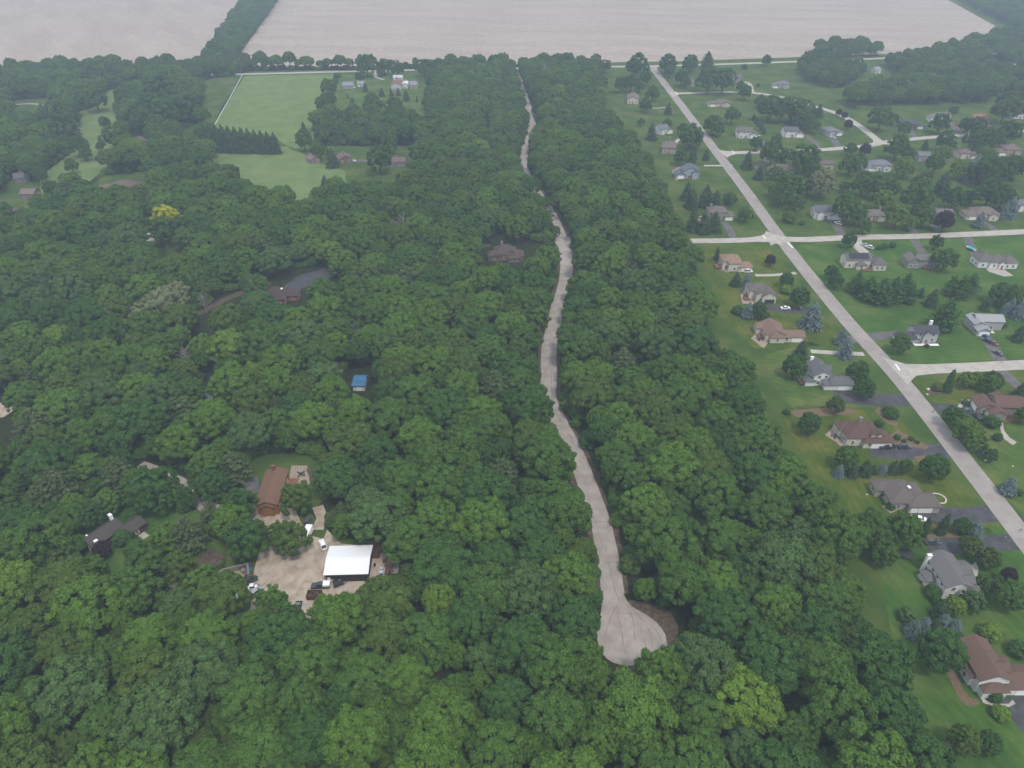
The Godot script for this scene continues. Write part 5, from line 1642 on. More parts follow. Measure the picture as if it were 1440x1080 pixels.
func near_houses():
	var cream := lin(0.74, 0.69, 0.60)
	var white := lin(0.84, 0.84, 0.83)
	var beige := lin(0.50, 0.46, 0.40)
	var grey := lin(0.46, 0.46, 0.46)
	house("white house with brown shingle roof and curved paver patio", "beside the brown roofed white house", Vector2(124.8, -109.4), 0, white, lin(0.165, 0.108, 0.085),
		[[-2.5, -1, 9.5, 14.5, 5.9, "gz", 0.55], [-2.6, 5.6, 7.5, 6, 3.6, "hx", 0.5], [7, 3.4, 11, 8, 3.4, "gx", 0.6], [4.6, -2.5, 3.6, 4.6, 3.2, "gx", 0.6], [-6.6, 1.2, 3.2, 5.6, 4.4, "hz", 0.5], [1.6, 1.5, 3.2, 3.4, 1.2, "gx", 0.7, 5.2]], [[2, 0, 1.0, 5.2, "garage"], [3, 2, 0.0, 1.0, "door"]], [["porch", 5.4, -5.6, 2.4, 1.6]])
	house("white two storey house with grey roof and slanted white chimney", "beside the white house with slanted chimney", Vector2(129.4, -139.6), 0, white, lin(0.17, 0.165, 0.165),
		[[-0.8, 0, 9.5, 15, 5.8, "gz", 0.5], [6.2, -4.0, 6.0, 6.5, 3.0, "gx", 0.5], [5.0, 5.6, 4.6, 5.0, 3.0, "gx", 0.5], [-6.6, -0.5, 4.6, 4.8, 3.0, "hx", 0.5], [3.3, 4.2, 3.6, 3.4, 1.6, "gx", 0.8, 4.6]], [[1, 1, 0.0, 4.8, "garage"], [2, 2, 0.0, 1.0, "door"]], [["chimney", -6.0, -5.6, 7.6, "white"]])
	house("sprawling beige house with grey brown hip roof and white garden edging", "beside the beige hip roofed house", Vector2(132.5, -173.8), 0, beige, lin(0.155, 0.135, 0.125),
		[[-3, -1.6, 11, 13.5, 3.8, "hz", 0.55], [4.6, 3.0, 12.5, 8.0, 3.4, "hx", 0.55], [-4.5, -5.6, 14, 6.0, 3.6, "hx", 0.5], [3.4, -3.4, 6.5, 7.5, 3.6, "hx", 0.55]], [[1, 0, 0.5, 5.0, "garage"], [1, 0, -4.0, 2.6, "garage"], [3, 2, 0.0, 1.0, "door"]], [["skylight", 0.6, -1.4, 6.35]])
	house("large cream house with dark red brown roof, dormers and stone terrace", "beside the dark red roofed house", Vector2(130.3, -206.8), 0, cream, lin(0.140, 0.088, 0.075),
		[[-1.5, -1.2, 13, 12.5, 4.4, "hz", 0.6], [5.6, 2.6, 13.0, 8.6, 3.4, "hx", 0.55], [-6.2, -4.2, 7, 6.5, 4.4, "hx", 0.55], [3.4, 3.4, 2.4, 3.2, 1.3, "gz", 0.7, 4.4], [6.4, 3.4, 2.4, 3.2, 1.3, "gz", 0.7, 4.4], [4.8, -4.2, 6.0, 6.0, 4.0, "hx", 0.55]], [[1, 0, 0.0, 5.0, "garage"], [1, 0, 4.4, 2.6, "garage"], [5, 2, 0.0, 1.0, "door"]], [["chimney", -0.5, -2.8, 9.2, "stone"]])
	house("white two storey house with slate grey roof and glazed side porch", "beside the slate roofed white house", Vector2(129.5, -245.5), 0, white, lin(0.145, 0.148, 0.158),
		[[-1.5, -1.6, 8.6, 13.0, 5.9, "gz", 0.55], [7.6, 5.0, 11.0, 8.0, 3.2, "gx", 0.5], [1.0, 6.4, 4.4, 5.0, 3.0, "gx", 0.45], [-7.2, 3.2, 5.2, 4.4, 2.9, "hx", 0.4], [2.6, -0.5, 3.0, 5.0, 3.6, "gx", 0.5], [2.2, -1.0, 3.0, 4.4, 1.6, "gx", 0.8, 4.6]], [[1, 0, 1.0, 5.0, "garage"], [4, 2, 0.0, 1.0, "door"]], [["chimney", -3.6, -7.6, 8.6, "white"], ["deck", -10.4, 2.6, 3.0, 5.0, 0.7]])
	house("cream ranch house with wide pinkish brown roof and low garage wing", "beside the pinkish roofed ranch house", Vector2(122.9, -281.7), 0, cream, lin(0.235, 0.158, 0.125),
		[[-3.6, -1.0, 11, 14, 3.8, "gz", 0.5], [6.2, 3.4, 12.5, 7.6, 3.2, "gx", 0.45], [-5.2, -5.0, 14, 6, 3.6, "gx", 0.45], [-3.0, 5.0, 8.0, 6.5, 3.6, "hx", 0.5]], [[1, 0, 2.0, 4.8, "garage"], [1, 1, -2.0, 1.0, "door"]], [["deck", -10.6, 1.6, 3.4, 5.0, 0.5]])
	house("two storey cream house with grey brown hip roof and open dark garage", "beside the house with the open garage", Vector2(124.8, -319), 0, cream, lin(0.165, 0.142, 0.132),
		[[-2.0, -2.6, 10.5, 10, 5.6, "hx", 0.55], [3.6, 3.4, 8.5, 9.0, 4.6, "gz", 0.6], [-1.4, 3.8, 5.0, 5.4, 5.2, "gz", 0.6]], [[1, 0, 0.4, 5.4, "open"], [0, 3, 0.0, 1.0, "door"]], [["deck", -8.6, 2.6, 3.6, 4.0, 0.6]])
	house("cream two storey house with light tan hip roof near the corner", "beside the tan roofed corner house", Vector2(120.6, -353.9), 0, cream, lin(0.30, 0.205, 0.155),
		[[-2.4, -1.5, 12, 10, 5.6, "hx", 0.55], [6.2, 3.2, 9.0, 8.0, 3.2, "hx", 0.5], [-1.0, 4.2, 8.0, 4.6, 5.4, "hx", 0.5]], [[1, 0, 0.4, 5.0, "garage"], [0, 3, 1.0, 1.0, "door"]], [["deck", -10.6, 0.6, 4.0, 6.0, 0.9]])
	house("colonial house with charcoal roof, white front gable and white chimney", "beside the charcoal roofed colonial", Vector2(186, -278.5), 0, lin(0.52, 0.53, 0.54), lin(0.085, 0.088, 0.10),
		[[2.0, -0.5, 13.0, 8.6, 5.8, "gx", 0.5], [2.0, 4.2, 4.4, 1.6, 5.8, "gz", 0.8], [-8.0, 1.4, 8.0, 7.6, 3.2, "gx", 0.55], [-13.0, 2.0, 2.4, 5.0, 3.0, "gz", 0.5]], [[1, 0, 0.0, 1.4, "door"], [3, 3, 0.0, 4.4, "garage"]], [["chimney", 7.2, -4.6, 8.4, "white"], ["porch", 2.0, 6.2, 14.0, 2.0]])
	house("pale grey two storey house with light grey roof and front garage wing", "beside the pale grey house", Vector2(221.1, -288.9), -3, grey, lin(0.37, 0.38, 0.39),
		[[2.0, -1.5, 15.0, 8.6, 5.4, "gx", 0.45], [-4.2, 5.4, 7.4, 9.0, 3.2, "gz", 0.5], [-5.2, 0.0, 6.0, 10.0, 4.8, "gz", 0.5]], [[1, 0, 0.3, 5.0, "garage"], [0, 0, 1.2, 1.0, "door"]], [["porch", 2.4, 4.6, 4.0, 3.0]])
	house("cream house with black solar panels across its grey roof", "beside the solar panelled house", Vector2(190.3, -355.7), 0, cream, lin(0.155, 0.145, 0.14),
		[[-3.0, -1.2, 17, 9.6, 5.6, "gx", 0.55], [10.2, 2.4, 8.4, 10.5, 4.2, "hz", 0.6], [-1.6, 4.0, 6.0, 4.6, 3.2, "hx", 0.5], [8.0, -4.0, 6.0, 6.0, 4.4, "gz", 0.6]], [[1, 2, 0.0, 5.0, "garage"], [0, 0, 3.4, 1.0, "door"]], [["solar", 0, 10, 2, 0.0], ["deck", 2.0, 7.4, 7.0, 4.0, 0.5]])
	house("grey sided house with grey gable roof behind a broad tree", "beside the grey sided house", Vector2(223.2, -356.6), -3, lin(0.30, 0.31, 0.30), lin(0.175, 0.155, 0.145),
		[[2.5, -0.5, 13, 9, 5.2, "gx", 0.5], [-6.4, 1.0, 8.4, 10, 4.8, "gz", 0.55]], [[0, 1, 0.0, 1.0, "door"]], [["deck", 4.0, 6.2, 6.0, 4.0, 0.6]])
	house("long white house with grey stepped hip roofs and pale terrace", "beside the long white hip roofed house", Vector2(263.1, -356.6), 0, white, lin(0.165, 0.15, 0.145),
		[[-6.6, -1.0, 10.5, 10.5, 4.6, "hz", 0.75], [0.5, 0.6, 11, 9.5, 4.4, "hx", 0.75], [8.6, 1.2, 9.6, 10, 4.4, "hz", 0.75], [3.0, 5.0, 4.0, 3.0, 4.0, "gz", 0.8]], [[0, 1, 0.0, 5.0, "garage"], [3, 0, 0.0, 1.6, "door"]], [])
	house("reddish brown roofed house with stepped garages and brick red patio", "beside the stepped garage house", Vector2(191, -224.6), -6, lin(0.33, 0.29, 0.25), lin(0.165, 0.100, 0.088),
		[[5.6, -1.6, 14.0, 10.0, 4.4, "gx", 0.5], [-5.2, -0.6, 9.0, 8.6, 3.4, "gz", 0.5], [-2.0, 4.2, 7.6, 8.0, 3.2, "gz", 0.5], [3.0, -5.4, 6.0, 5.0, 3.8, "gz", 0.55]], [[1, 3, 0.0, 5.0, "garage"], [2, 3, 1.0, 3.0, "garage"], [3, 1, 0.0, 1.0, "door"]], [])
	# in the woods
	house("long timber house with rusty brown metal roof and brick chimney", "beside the long timber house", Vector2(-80.8, -175.6), 3, lin(0.36, 0.17, 0.075), lin(0.20, 0.115, 0.078),
		[[0, 0, 8.6, 20.5, 5.2, "gz", 0.42], [0.4, 9.4, 4.6, 3.6, 4.8, "gz", 0.5]], [[0, 0, -2.0, 1.0, "door"]], [["chimney", -0.8, -9.2, 8.6, "brick"], ["deck", 6.2, -6.0, 4.0, 9.0, 0.8]])
	house("dark weathered cottage with grey roof, white chimney and skylights", "beside the dark weathered cottage", Vector2(-127.3, -156.3), 0, lin(0.10, 0.062, 0.048), lin(0.095, 0.082, 0.078),
		[[-1.2, 1.5, 7.6, 12.5, 4.2, "gz", 0.6], [3.6, -7.4, 6.4, 8.0, 3.4, "gz", 0.55]], [[0, 2, 2.0, 1.0, "door"]], [["chimney", -2.8, -4.2, 7.9, "white"], ["skylight", -3.4, 6.4, 5.6], ["skylight", 1.6, 5.6, 5.4]]).rotation.y = deg_to_rad(-33)
	house("brown hip roofed house with small white dormer close to the lane", "beside the brown hip roofed house by the lane", Vector2(-4, -366), 0, lin(0.24, 0.19, 0.16), lin(0.120, 0.088, 0.082),
		[[0.0, -1.0, 14.5, 12.0, 4.6, "hx", 0.75], [7.2, 1.4, 11.0, 8.6, 3.6, "hx", 0.65], [-7.4, 1.6, 8.0, 8.0, 3.6, "hx", 0.6], [6.4, 5.6, 8.5, 4.4, 3.0, "hx", 0.5], [4.6, 2.6, 2.2, 3.0, 1.4, "gz", 0.8, 4.4]], [[1, 2, 0.0, 5.0, "garage"], [0, 1, 0.0, 1.0, "door"]], [["chimney", -2.0, -2.0, 10.2, "stone"]])
	house("dark purple brown roofed house beside the asphalt court", "beside the court in the western woods", Vector2(-116.9, -316.9), 0, lin(0.36, 0.15, 0.09), lin(0.100, 0.072, 0.072),
		[[-2.5, 0, 13.0, 12.0, 4.4, "hx", 0.7], [7.0, -2.5, 10.0, 8.6, 3.4, "hx", 0.6], [2.0, 5.0, 7.0, 5.0, 3.8, "hx", 0.6]], [[1, 1, 0.0, 5.0, "garage"], [0, 0, -2.0, 1.0, "door"]], [["skylight", 3.0, 1.0, 7.6]])
	house("small white shed with bright blue roof half in the woods", "by the blue roofed shed", Vector2(-63, -241.6), 0, white, lin(0.07, 0.19, 0.36), [[0, -1.6, 5.6, 4.4, 3.4, "gx", 0.35], [0, 2.6, 6.0, 4.2, 3.0, "gx", 0.2]], [[1, 0, 0.0, 2.4, "garage"]], [], "garden_shed")
	house("white roofed outbuilding beside the golden yellow tree", "by the white roofed outbuilding", Vector2(-213.5, -391.2), 20, white, lin(0.62, 0.63, 0.64), [[0, 0, 7.0, 6.0, 3.2, "gx", 0.3]], [[0, 0, 0.0, 2.4, "garage"]], [], "outbuilding")


# centre, length, depth, wall height, roof kind, side of the garage, turn, wall, roof, label, short phrase
var W1 = lin(0.82, 0.82, 0.80)
var C1 = lin(0.70, 0.64, 0.55)
var G1 = lin(0.40, 0.41, 0.42)
var FAR_HOUSES = [
	[Vector2(128, -425.4), 18, 10, 5.4, "hx", 1.0, 0, lin(0.38, 0.36, 0.33), lin(0.17, 0.15, 0.135), "grey brown two storey house with white garage beside spruces", "beside the grey brown house"],
	[Vector2(127, -502.8), 19, 11, 5.4, "gz", -1.0, 0, lin(0.40, 0.45, 0.52), lin(0.14, 0.16, 0.20), "blue grey house with slate blue roof and pale terrace", "beside the slate blue house"],
	[Vector2(194.7, -426.6), 19, 10, 5.4, "gx", 1.0, -3, W1, lin(0.14, 0.15, 0.17), "white house with slate roof, dormer and white car outside", "beside the white house with a dormer"],
	[Vector2(226.2, -424.2), 18, 10, 3.6, "hx", -1.0, -3, C1, lin(0.19, 0.165, 0.15), "low cream house with taupe hip roof and row of white windows", "beside the low taupe roofed house"],
	[Vector2(268.8, -424.2), 16, 10, 4.0, "gx", 0.0, -4, G1, lin(0.18, 0.17, 0.17), "plain grey roofed house behind a dark purple tree", "beside the plain grey roofed house"],
	[Vector2(295.9, -426.6), 23, 12, 4.0, "hx", -1.0, -4, C1, lin(0.20, 0.165, 0.145), "wide tan house with brown grey hip roof and steep front gable", "beside the wide tan house"],
	[Vector2(326.9, -440.1), 15, 9, 4.4, "gx", 1.0, 0, W1, lin(0.17, 0.18, 0.20), "white and grey house with blue grey gable roof", "beside the white and grey gable house"],
	[Vector2(197.1, -510.7), 20, 11, 3.8, "gx", -1.0, -6, lin(0.36, 0.31, 0.28), lin(0.17, 0.135, 0.125), "low taupe house with long brown grey roof among trees", "beside the low taupe house"],
	[Vector2(231, -520.4), 14, 8, 4.4, "gx", 0.0, -2, C1, lin(0.18, 0.135, 0.125), "small cream house with brown roof and white chimney", "beside the small cream house"],
	[Vector2(270, -518.8), 22, 11, 4.6, "hx", -1.0, -3, W1, lin(0.20, 0.215, 0.25), "white house with wide blue grey roof and long window row", "beside the wide blue grey roof"],
	[Vector2(311.7, -540.7), 14, 9, 4.2, "gx", 0.0, -4, lin(0.42, 0.45, 0.48), lin(0.19, 0.20, 0.22), "small blue grey house with red patio furniture behind", "beside the small blue grey house"],
	[Vector2(346.6, -547.8), 18, 10, 4.2, "hx", 1.0, -6, C1, lin(0.19, 0.135, 0.12), "cream house with reddish brown hip roof between green trees", "beside the reddish hip roofed house"],
	[Vector2(386.2, -555), 20, 12, 5.2, "hx", -1.0, -6, lin(0.46, 0.36, 0.28), lin(0.19, 0.15, 0.14), "tall tan house with mauve brown roof behind a purple tree", "beside the tall tan house"],
	[Vector2(192.2, -601.9), 20, 10, 5.4, "gx", 1.0, -8, W1, lin(0.17, 0.145, 0.14), "white house with two dormers and brown grey roof on the corner lot", "beside the white house with two dormers"],
	[Vector2(231.1, -604), 19, 10, 5.4, "gx", 1.0, -4, W1, lin(0.13, 0.13, 0.145), "bright white house with near black roof and white front gable", "beside the near black roofed house"],
	[Vector2(265.8, -608.2), 16, 11, 4.4, "hx", 1.0, 12, lin(0.52, 0.54, 0.56), lin(0.19, 0.20, 0.22), "grey house with hip roof and white garage near the loop road", "beside the grey house near the loop road"],
	[Vector2(198.7, -704.5), 24, 11, 3.6, "hx", -1.0, -3, C1, lin(0.18, 0.145, 0.135), "long low cream house with mauve brown hip roof", "beside the long low cream house"],
	[Vector2(279.9, -778.9), 20, 11, 4.4, "hx", -1.0, -10, lin(0.50, 0.50, 0.50), lin(0.20, 0.19, 0.19), "grey house with white garage at the end of the loop", "beside the house at the loop end"],
	[Vector2(341.8, -630.1), 22, 11, 4.4, "hx", 1.0, -5, lin(0.22, 0.21, 0.22), lin(0.10, 0.105, 0.125), "dark house with blue black roof and pale chimney", "beside the blue black roofed house"],
	[Vector2(380.4, -651), 20, 11, 4.6, "gx", -1.0, -8, W1, lin(0.21, 0.20, 0.195), "white gabled house with grey roof and red car outside", "beside the house with the red car"],
	[Vector2(416.2, -651), 22, 11, 3.6, "hx", 0.0, -6, lin(0.40, 0.28, 0.20), lin(0.33, 0.19, 0.12), "ranch house with orange tan hip roof", "beside the orange tan roof"],
	[Vector2(454.6, -660.6), 16, 10, 4.6, "gx", 0.0, -6, W1, lin(0.22, 0.24, 0.27), "white house with blue grey roof at the edge of the belt of trees", "beside the house at the tree belt"],
	[Vector2(116.5, -718.4), 17, 20, 4.6, "gz", 0.0, -8, C1, lin(0.22, 0.18, 0.165), "pale house with mauve brown roof and white backyard pool deck", "beside the house with the pool deck"],
	[Vector2(125.6, -612.5), 15, 10, 4.8, "gx", 1.0, 25, W1, lin(0.17, 0.185, 0.215), "white house with blue grey roof and white footpath", "beside the white house with a footpath"],
	[Vector2(123.1, -562.4), 17, 17, 5.0, "hz", 0.0, -12, lin(0.44, 0.38, 0.33), lin(0.20, 0.165, 0.15), "large stone coloured house with steep taupe hip roof", "beside the steep taupe roof"],
	[Vector2(187.9, -788.8), 15, 10, 3.6, "hz", 0.0, 0, W1, lin(0.20, 0.155, 0.15), "small white garage house with forked driveway", "beside the forked driveway"],
	[Vector2(238.4, -805.7), 18, 12, 5.2, "hx", -1.0, -12, lin(0.42, 0.38, 0.36), lin(0.18, 0.15, 0.155), "tall mauve house by the curved white drive", "beside the curved white drive"],
	[Vector2(399.9, -884.1), 20, 9, 4.6, "gx", 0.0, -8, W1, lin(0.50, 0.51, 0.53), "white farmhouse with pale roof among county road trees", "beside the white farmhouse"],
	[Vector2(405.6, -848.9), 12, 9, 4.4, "gx", 0.0, 20, W1, lin(0.30, 0.31, 0.33), "white farm outbuilding with grey gable roof below the farmhouse", "beside the white farm outbuilding"],
	[Vector2(549.2, -872.1), 12, 10, 5.2, "gz", 0.0, 0, W1, lin(0.45, 0.46, 0.50), "white gabled house half hidden in the far trees", "beside the far white gable"],
	[Vector2(569.1, -860.4), 16, 10, 5.0, "gx", 0.0, 0, W1, lin(0.36, 0.38, 0.42), "pale house with grey roof in the far trees", "beside the far pale house"],
	[Vector2(509.5, -750.6), 14, 10, 4.6, "gx", 0.0, 0, G1, lin(0.26, 0.27, 0.30), "grey house at the end of the tree belt", "beside the tree belt end"],
	[Vector2(-168.8, -777.1), 18, 11, 3.4, "gx", 0.0, 4, lin(0.46, 0.47, 0.50), lin(0.26, 0.27, 0.30), "grey farmhouse with blue grey roof and white car", "beside the grey farmhouse"],
	[Vector2(-156.7, -783.6), 12, 8, 3.4, "gx", 0.0, 4, W1, lin(0.28, 0.29, 0.31), "low pale farm wing behind the grey farmhouse", "beside the low farm wing"],
	[Vector2(-118.6, -775.7), 17, 20, 5.0, "gz", 0.0, 2, lin(0.60, 0.62, 0.66), lin(0.25, 0.145, 0.125), "big barn with rusty red and pale metal roof", "beside the big rusty roofed barn"],
	[Vector2(-110.2, -778.9), 8, 14, 4.6, "gz", 0.0, 2, W1, lin(0.80, 0.80, 0.80), "white roofed lean-to next to the big barn", "beside the white roofed lean-to"],
	[Vector2(-101.3, -777.1), 12, 12, 3.8, "gx", 0.0, 2, lin(0.42, 0.43, 0.45), lin(0.28, 0.27, 0.29), "grey machine shed at the end of the barnyard", "beside the grey machine shed"],
	[Vector2(-121.8, -810.5), 16, 8, 3.8, "gx", 0.0, 2, W1, lin(0.55, 0.56, 0.58), "pale shed behind the big barn", "beside the pale shed"],
	[Vector2(-126.7, -537), 16, 11, 3.4, "gz", 0.0, 25, lin(0.24, 0.15, 0.12), lin(0.20, 0.135, 0.12), "brown roofed house beside a white parked car and broad tree", "beside the brown house with the white car"],
	[Vector2(-86.4, -528.5), 24, 10, 3.6, "gx", 0.0, 0, lin(0.30, 0.30, 0.33), lin(0.185, 0.135, 0.13), "long low building with faded red brown roof", "beside the long low building"],
	[Vector2(-149.9, -535.3), 12, 9, 3.4, "gz", 0.0, 40, lin(0.30, 0.22, 0.18), lin(0.22, 0.17, 0.155), "small brown roofed house at the lower meadow corner", "beside the lower meadow corner house"],
	[Vector2(-299.3, -579.6), 20, 13, 3.8, "hx", 0.0, -30, lin(0.24, 0.18, 0.16), lin(0.17, 0.12, 0.115), "brown roofed house under trees by the west pasture", "beside the pasture house"],
	[Vector2(-266.4, -476.1), 22, 12, 3.8, "hx", 1.0, 15, lin(0.30, 0.18, 0.14), lin(0.17, 0.12, 0.115), "rambling brown roofed house with two white chimneys", "beside the rambling brown house"],
	[Vector2(-274.8, -470.5), 12, 9, 3.4, "gx", 0.0, 25, lin(0.30, 0.20, 0.16), lin(0.19, 0.13, 0.12), "low brown wing with orange umbrella nearby", "beside the low brown wing"],
	[Vector2(-345.8, -493.6), 14, 10, 3.6, "gx", 0.0, 30, lin(0.26, 0.25, 0.27), lin(0.15, 0.145, 0.165), "slate roofed house hidden among western trees", "beside the hidden slate roof"],
	[Vector2(-322.3, -462.3), 15, 9, 3.4, "gx", 0.0, 0, lin(0.30, 0.23, 0.20), lin(0.22, 0.175, 0.165), "low mauve roofed house in the western trees", "beside the low mauve roof"],
	[Vector2(-318.7, -426.8), 18, 10, 3.6, "hx", 0.0, 0, lin(0.26, 0.17, 0.15), lin(0.17, 0.12, 0.12), "red brown roofed house at the edge of the western woods", "beside the western red brown roof"],
	[Vector2(-23.7, -606.1), 14, 9, 4.0, "hx", 0.0, 0, lin(0.24, 0.18, 0.16), lin(0.20, 0.145, 0.135), "brown roof poking out of the woods by the far lane", "beside the brown roof in the far woods"],
	[Vector2(53, -744.6), 14, 10, 4.0, "hx", 0.0, 0, lin(0.28, 0.21, 0.19), lin(0.22, 0.17, 0.16), "mauve roofed house in the woods near the county road", "beside the mauve roof near the county road"],
]


func place_things():
	pole_barn(Vector2(-49.3, -145.1))
	block_bin(Vector2(-83.2, -141.4), 20)
	cargo_trailer("white enclosed trailer parked behind the dark pickup", Vector2(-65.1, -158), 84, 5.0, M["white"], true)
	cargo_trailer("long grey flatbed trailer at the edge of the gravel yard", Vector2(-35.3, -146.6), 88, 8.5, M["block"], false)
	cargo_trailer("small dark trailer near the front wall of the white roofed shed", Vector2(-51.6, -138.8), 20, 3.0, M["iron"], false)
	skip_box("rusty open container filled with scrap on the gravel", Vector2(-57.6, -134.2), 0, 4.2, 2.4, 1.5)
	skip_box("rusty container standing next to the end wall of the shed", Vector2(-42.2, -151.7), 88, 6.0, 2.6, 1.9)
	skip_box("rusty container standing farther from the shed beside the woods", Vector2(-37.6, -151.7), 92, 6.2, 2.5, 1.9)
	car("pickup_truck", "black pickup truck with white bed cap on the gravel", Vector2(-56.6, -137.8), 184, lin(0.02, 0.022, 0.025), "pickup", true)
	car("pickup_truck", "dark grey pickup truck parked by the trees above the yard", Vector2(-66.5, -162.9), 96, lin(0.07, 0.075, 0.085), "pickup")
	car("parked_car", "silver car beside the rusty containers and the shed", Vector2(-39.3, -142.5), 92, lin(0.42, 0.45, 0.48))
	car("parked_car", "white van by the rear corner of the white roofed shed", Vector2(-59.5, -153.8), 118, lin(0.72, 0.73, 0.73), "suv")
	car("parked_car", "white car against the front wall of the shed", Vector2(-53.3, -140.6), 2, lin(0.72, 0.73, 0.73), "suv")
	loader("grey wheeled loader at the foot of the gravel yard", Vector2(-61.5, -130.4), 95, lin(0.12, 0.13, 0.14))
	loader("white wheeled loader by the junk beside the sand bin", Vector2(-76.1, -136.9), 15, lin(0.70, 0.71, 0.72))
	car("pickup_truck", "white work truck at the lower end of the junk row", Vector2(-77.7, -134.6), 200, lin(0.70, 0.71, 0.72), "pickup")
	for i in 7:
		pallet_stack(["stack of weathered pallets behind the sand bin", "stack of dark planks by the white loader", "tall stack of pallets beside the sand bin", "low pile of pallets at the gravel edge", "stack of pallets near the white work truck", "stack of blue tarped pallets by the bin", "stack of pallets beside the rusty containers"][i],
			[Vector2(-83.1, -144.7), Vector2(-78.5, -138.8), Vector2(-81.1, -143), Vector2(-78.9, -141.4), Vector2(-79.3, -136.7), Vector2(-79.8, -143.8), Vector2(-39.2, -147.4)][i], i * 33.0, [4, 6, 9, 3, 5, 6, 4][i], [M["stone"], M["iron"], M["stone"], M["wood"], M["block"], M["blue_vinyl"], M["wood"]][i])
	log_pile("pile of cut logs at the corner of the sand bin", Vector2(-81.2, -145.5), 30)
	log_pile("pile of logs between the rusty containers", Vector2(-40, -152.9), 90)
	for k in 6:
		drum(["rusty drum beside the shed end wall", "blue drum behind the sand bin", "dark drum next to the silver car", "rusty drum at the log pile", "grey drum by the long flatbed trailer", "rusty drum near the white loader"][k], [Vector2(-41.9, -145.8), Vector2(-79.7, -144.9), Vector2(-40.1, -140.9), Vector2(-80.7, -143.8), Vector2(-36.1, -143), Vector2(-74.1, -134.6)][k], [M["rust"], M["blue_vinyl"], M["iron"], M["rust"], M["block"], M["rust"]][k])
	cargo_trailer("small rusty utility trailer between the containers and the silver car", Vector2(-37.8, -143.8), 80, 3.2, M["rust"], false)
	car("parked_car", "old dark car backed against the junk row beside the sand bin", Vector2(-78.2, -139.8), 30, lin(0.04, 0.042, 0.05))
	car("parked_car", "grey car at the left edge of the gravel near the junk", Vector2(-75, -135.6), 60, lin(0.30, 0.31, 0.33), "suv")
	# cars in the subdivision: label, place, turn, colour, shape
	car("parked_car", "white car in the drive below the open garage", Vector2(134.3, -307.1), 4, lin(0.76, 0.77, 0.77))
	car("parked_car", "black sedan in the drive below the open garage", Vector2(140.1, -306.8), 2, lin(0.025, 0.027, 0.035))
	car("pickup_truck", "black pickup truck in the drive of the dark red roofed house", Vector2(138.3, -201.3), 184, lin(0.015, 0.015, 0.018), "pickup")
	car("parked_car", "dark blue suv in the drive of the dark red roofed house", Vector2(145, -201.5), 4, lin(0.02, 0.025, 0.04), "suv")
	car("parked_car", "dark grey suv in the drive above the white house", Vector2(132.6, -154.8), 4, lin(0.05, 0.055, 0.06), "suv")
	car("parked_car", "white car at the corner of the beige house drive", Vector2(133.2, -165.1), 160, lin(0.78, 0.78, 0.78))
	car("parked_car", "blue car nearest the garage door of the pale grey house", Vector2(217.8, -280.2), 100, lin(0.03, 0.07, 0.22))
	car("parked_car", "black suv in the drive of the pale grey house", Vector2(216.5, -276.2), 116, lin(0.03, 0.033, 0.042), "suv")
	car("parked_car", "dark red car in the drive of the pale grey house", Vector2(218.2, -274.3), 118, lin(0.17, 0.045, 0.03))
	car("parked_car", "dark car at the street end of the pale grey house drive", Vector2(215.5, -265.9), 116, lin(0.05, 0.05, 0.055))
	car("parked_car", "dark car standing on the upper side road", Vector2(190.3, -561), 2, lin(0.03, 0.035, 0.05))
	car("parked_car", "white car in the drive of the house with a dormer", Vector2(200.8, -414.6), 120, lin(0.78, 0.78, 0.78), "suv")
	car("parked_car", "bright red car in the drive of the white gabled house", Vector2(386.3, -633.9), 120, lin(0.40, 0.03, 0.04))
	car("parked_car", "dark blue car at the garage of the stepped garage house", Vector2(179.5, -223.7), 20, lin(0.05, 0.07, 0.12))
	car("parked_car", "black car between the stepped garages", Vector2(181.7, -220), 100, lin(0.03, 0.03, 0.035))
	car("parked_car", "white van in front of the tan roofed corner house", Vector2(127.2, -347.6), 4, lin(0.72, 0.74, 0.76), "suv")
	car("parked_car", "white suv by the garage of the solar panelled house", Vector2(205.2, -378.9), 130, lin(0.74, 0.75, 0.76), "suv")
	car("parked_car", "silver car in the concrete drive of the solar panelled house", Vector2(203.9, -381.8), 130, lin(0.45, 0.46, 0.48))
	car("parked_car", "white car in the drive of the white house with two dormers", Vector2(204.1, -601.7), 8, lin(0.74, 0.75, 0.76))
	car("parked_car", "black suv behind the low taupe roofed house", Vector2(243.8, -439.4), 20, lin(0.02, 0.02, 0.025), "suv")
	car("parked_car", "white car beside the brown house at the lower meadow", Vector2(-120.5, -536.3), 5, lin(0.76, 0.77, 0.77))
	car("parked_car", "white car in front of the grey farmhouse", Vector2(-163.6, -775), 5, lin(0.74, 0.75, 0.76))
	car("parked_car", "small dark car at the edge of the tree lined lane", Vector2(21.5, -281.8), 80, lin(0.10, 0.105, 0.11))
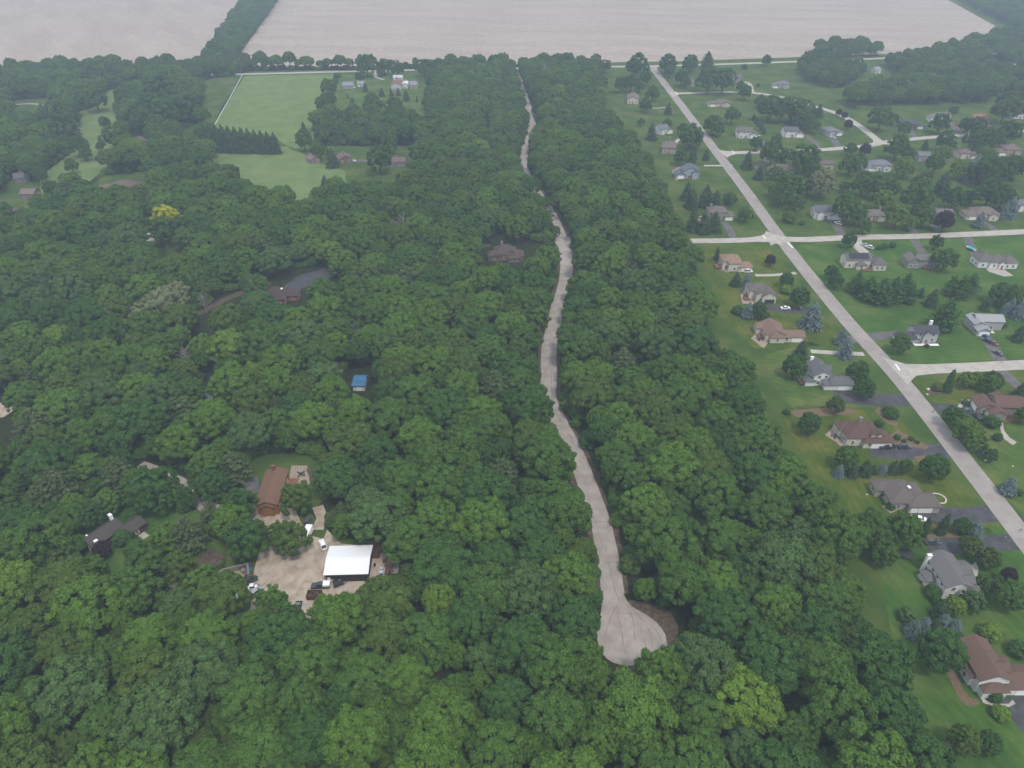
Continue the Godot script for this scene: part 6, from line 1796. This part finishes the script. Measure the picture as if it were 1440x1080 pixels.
	car("parked_car", "silver car by the garage of the grey house near the loop", Vector2(265.3, -597.6), 130, lin(0.62, 0.63, 0.65))
	car("parked_car", "white car parked by the house at the loop end", Vector2(274.2, -781.4), 40, lin(0.76, 0.77, 0.77))
	boat("white boat with teal cover on a trailer beside the long white house", Vector2(261.6, -376), 110)
	stone_ring("oval ring of pale edging stones on the beige house lawn", Vector2(144.6, -175), 2.4)
	trampoline("round black trampoline on the lawn under broad trees", Vector2(122.1, -150))
	for m in [[Vector2(156.8, -168.7), "grey mailbox at the beige house drive"], [Vector2(155.3, -228.8), "grey mailbox at the slate roofed house drive"], [Vector2(157.3, -201.9), "grey mailbox at the dark red roofed house drive"], [Vector2(156.5, -156.5), "grey mailbox at the white house drive"], [Vector2(145.6, -307.5), "grey mailbox below the open garage house"], [Vector2(213.5, -259), "grey mailbox at the pale grey house drive"], [Vector2(166.3, -223.2), "grey mailbox at the stepped garage house drive"], [Vector2(163.4, -159.8), "grey mailbox across the main road from the beige house"]]:
		mailbox(m[0], 0.0, m[1])
	rail_fence("long white rail fence along the green meadow", Vector2(-295.9, -832.2), Vector2(-256.5, -625), M["white"])
	for b in [[Vector2(171.8, -238.7), 1.6, "white boulder in the corner planting bed"], [Vector2(169.8, -235.2), 1.0, "pale boulder in front of the corner planting bed"], [Vector2(179.3, -191.3), 0.8, "white lawn stone across the main road"], [Vector2(121.1, -176.8), 0.8, "white lawn stone behind the beige house"], [Vector2(171.3, -194.4), 1.0, "pale rock in the spruce bed"], [Vector2(128.3, -222.3), 0.7, "pale rock on the mulch strip"]]:
		boulder(b[2], b[0], b[1] * 0.55, M["paving_edge"])
	for s in [[Vector2(120.2, -109), "dark round table on the brown roofed house patio"], [Vector2(123.1, -138.8), "dark round table on the white house patio"], [Vector2(118.7, -319.3), "dark round table on the terrace by the open garage house"], [Vector2(121.8, -207.7), "dark round table on the dark red roofed house terrace"], [Vector2(-74.3, -186.8), "dark round table on the timber house terrace"], [Vector2(113.4, -278), "dark round table on the ranch house terrace"]]:
		patio_set(s[1], s[0])
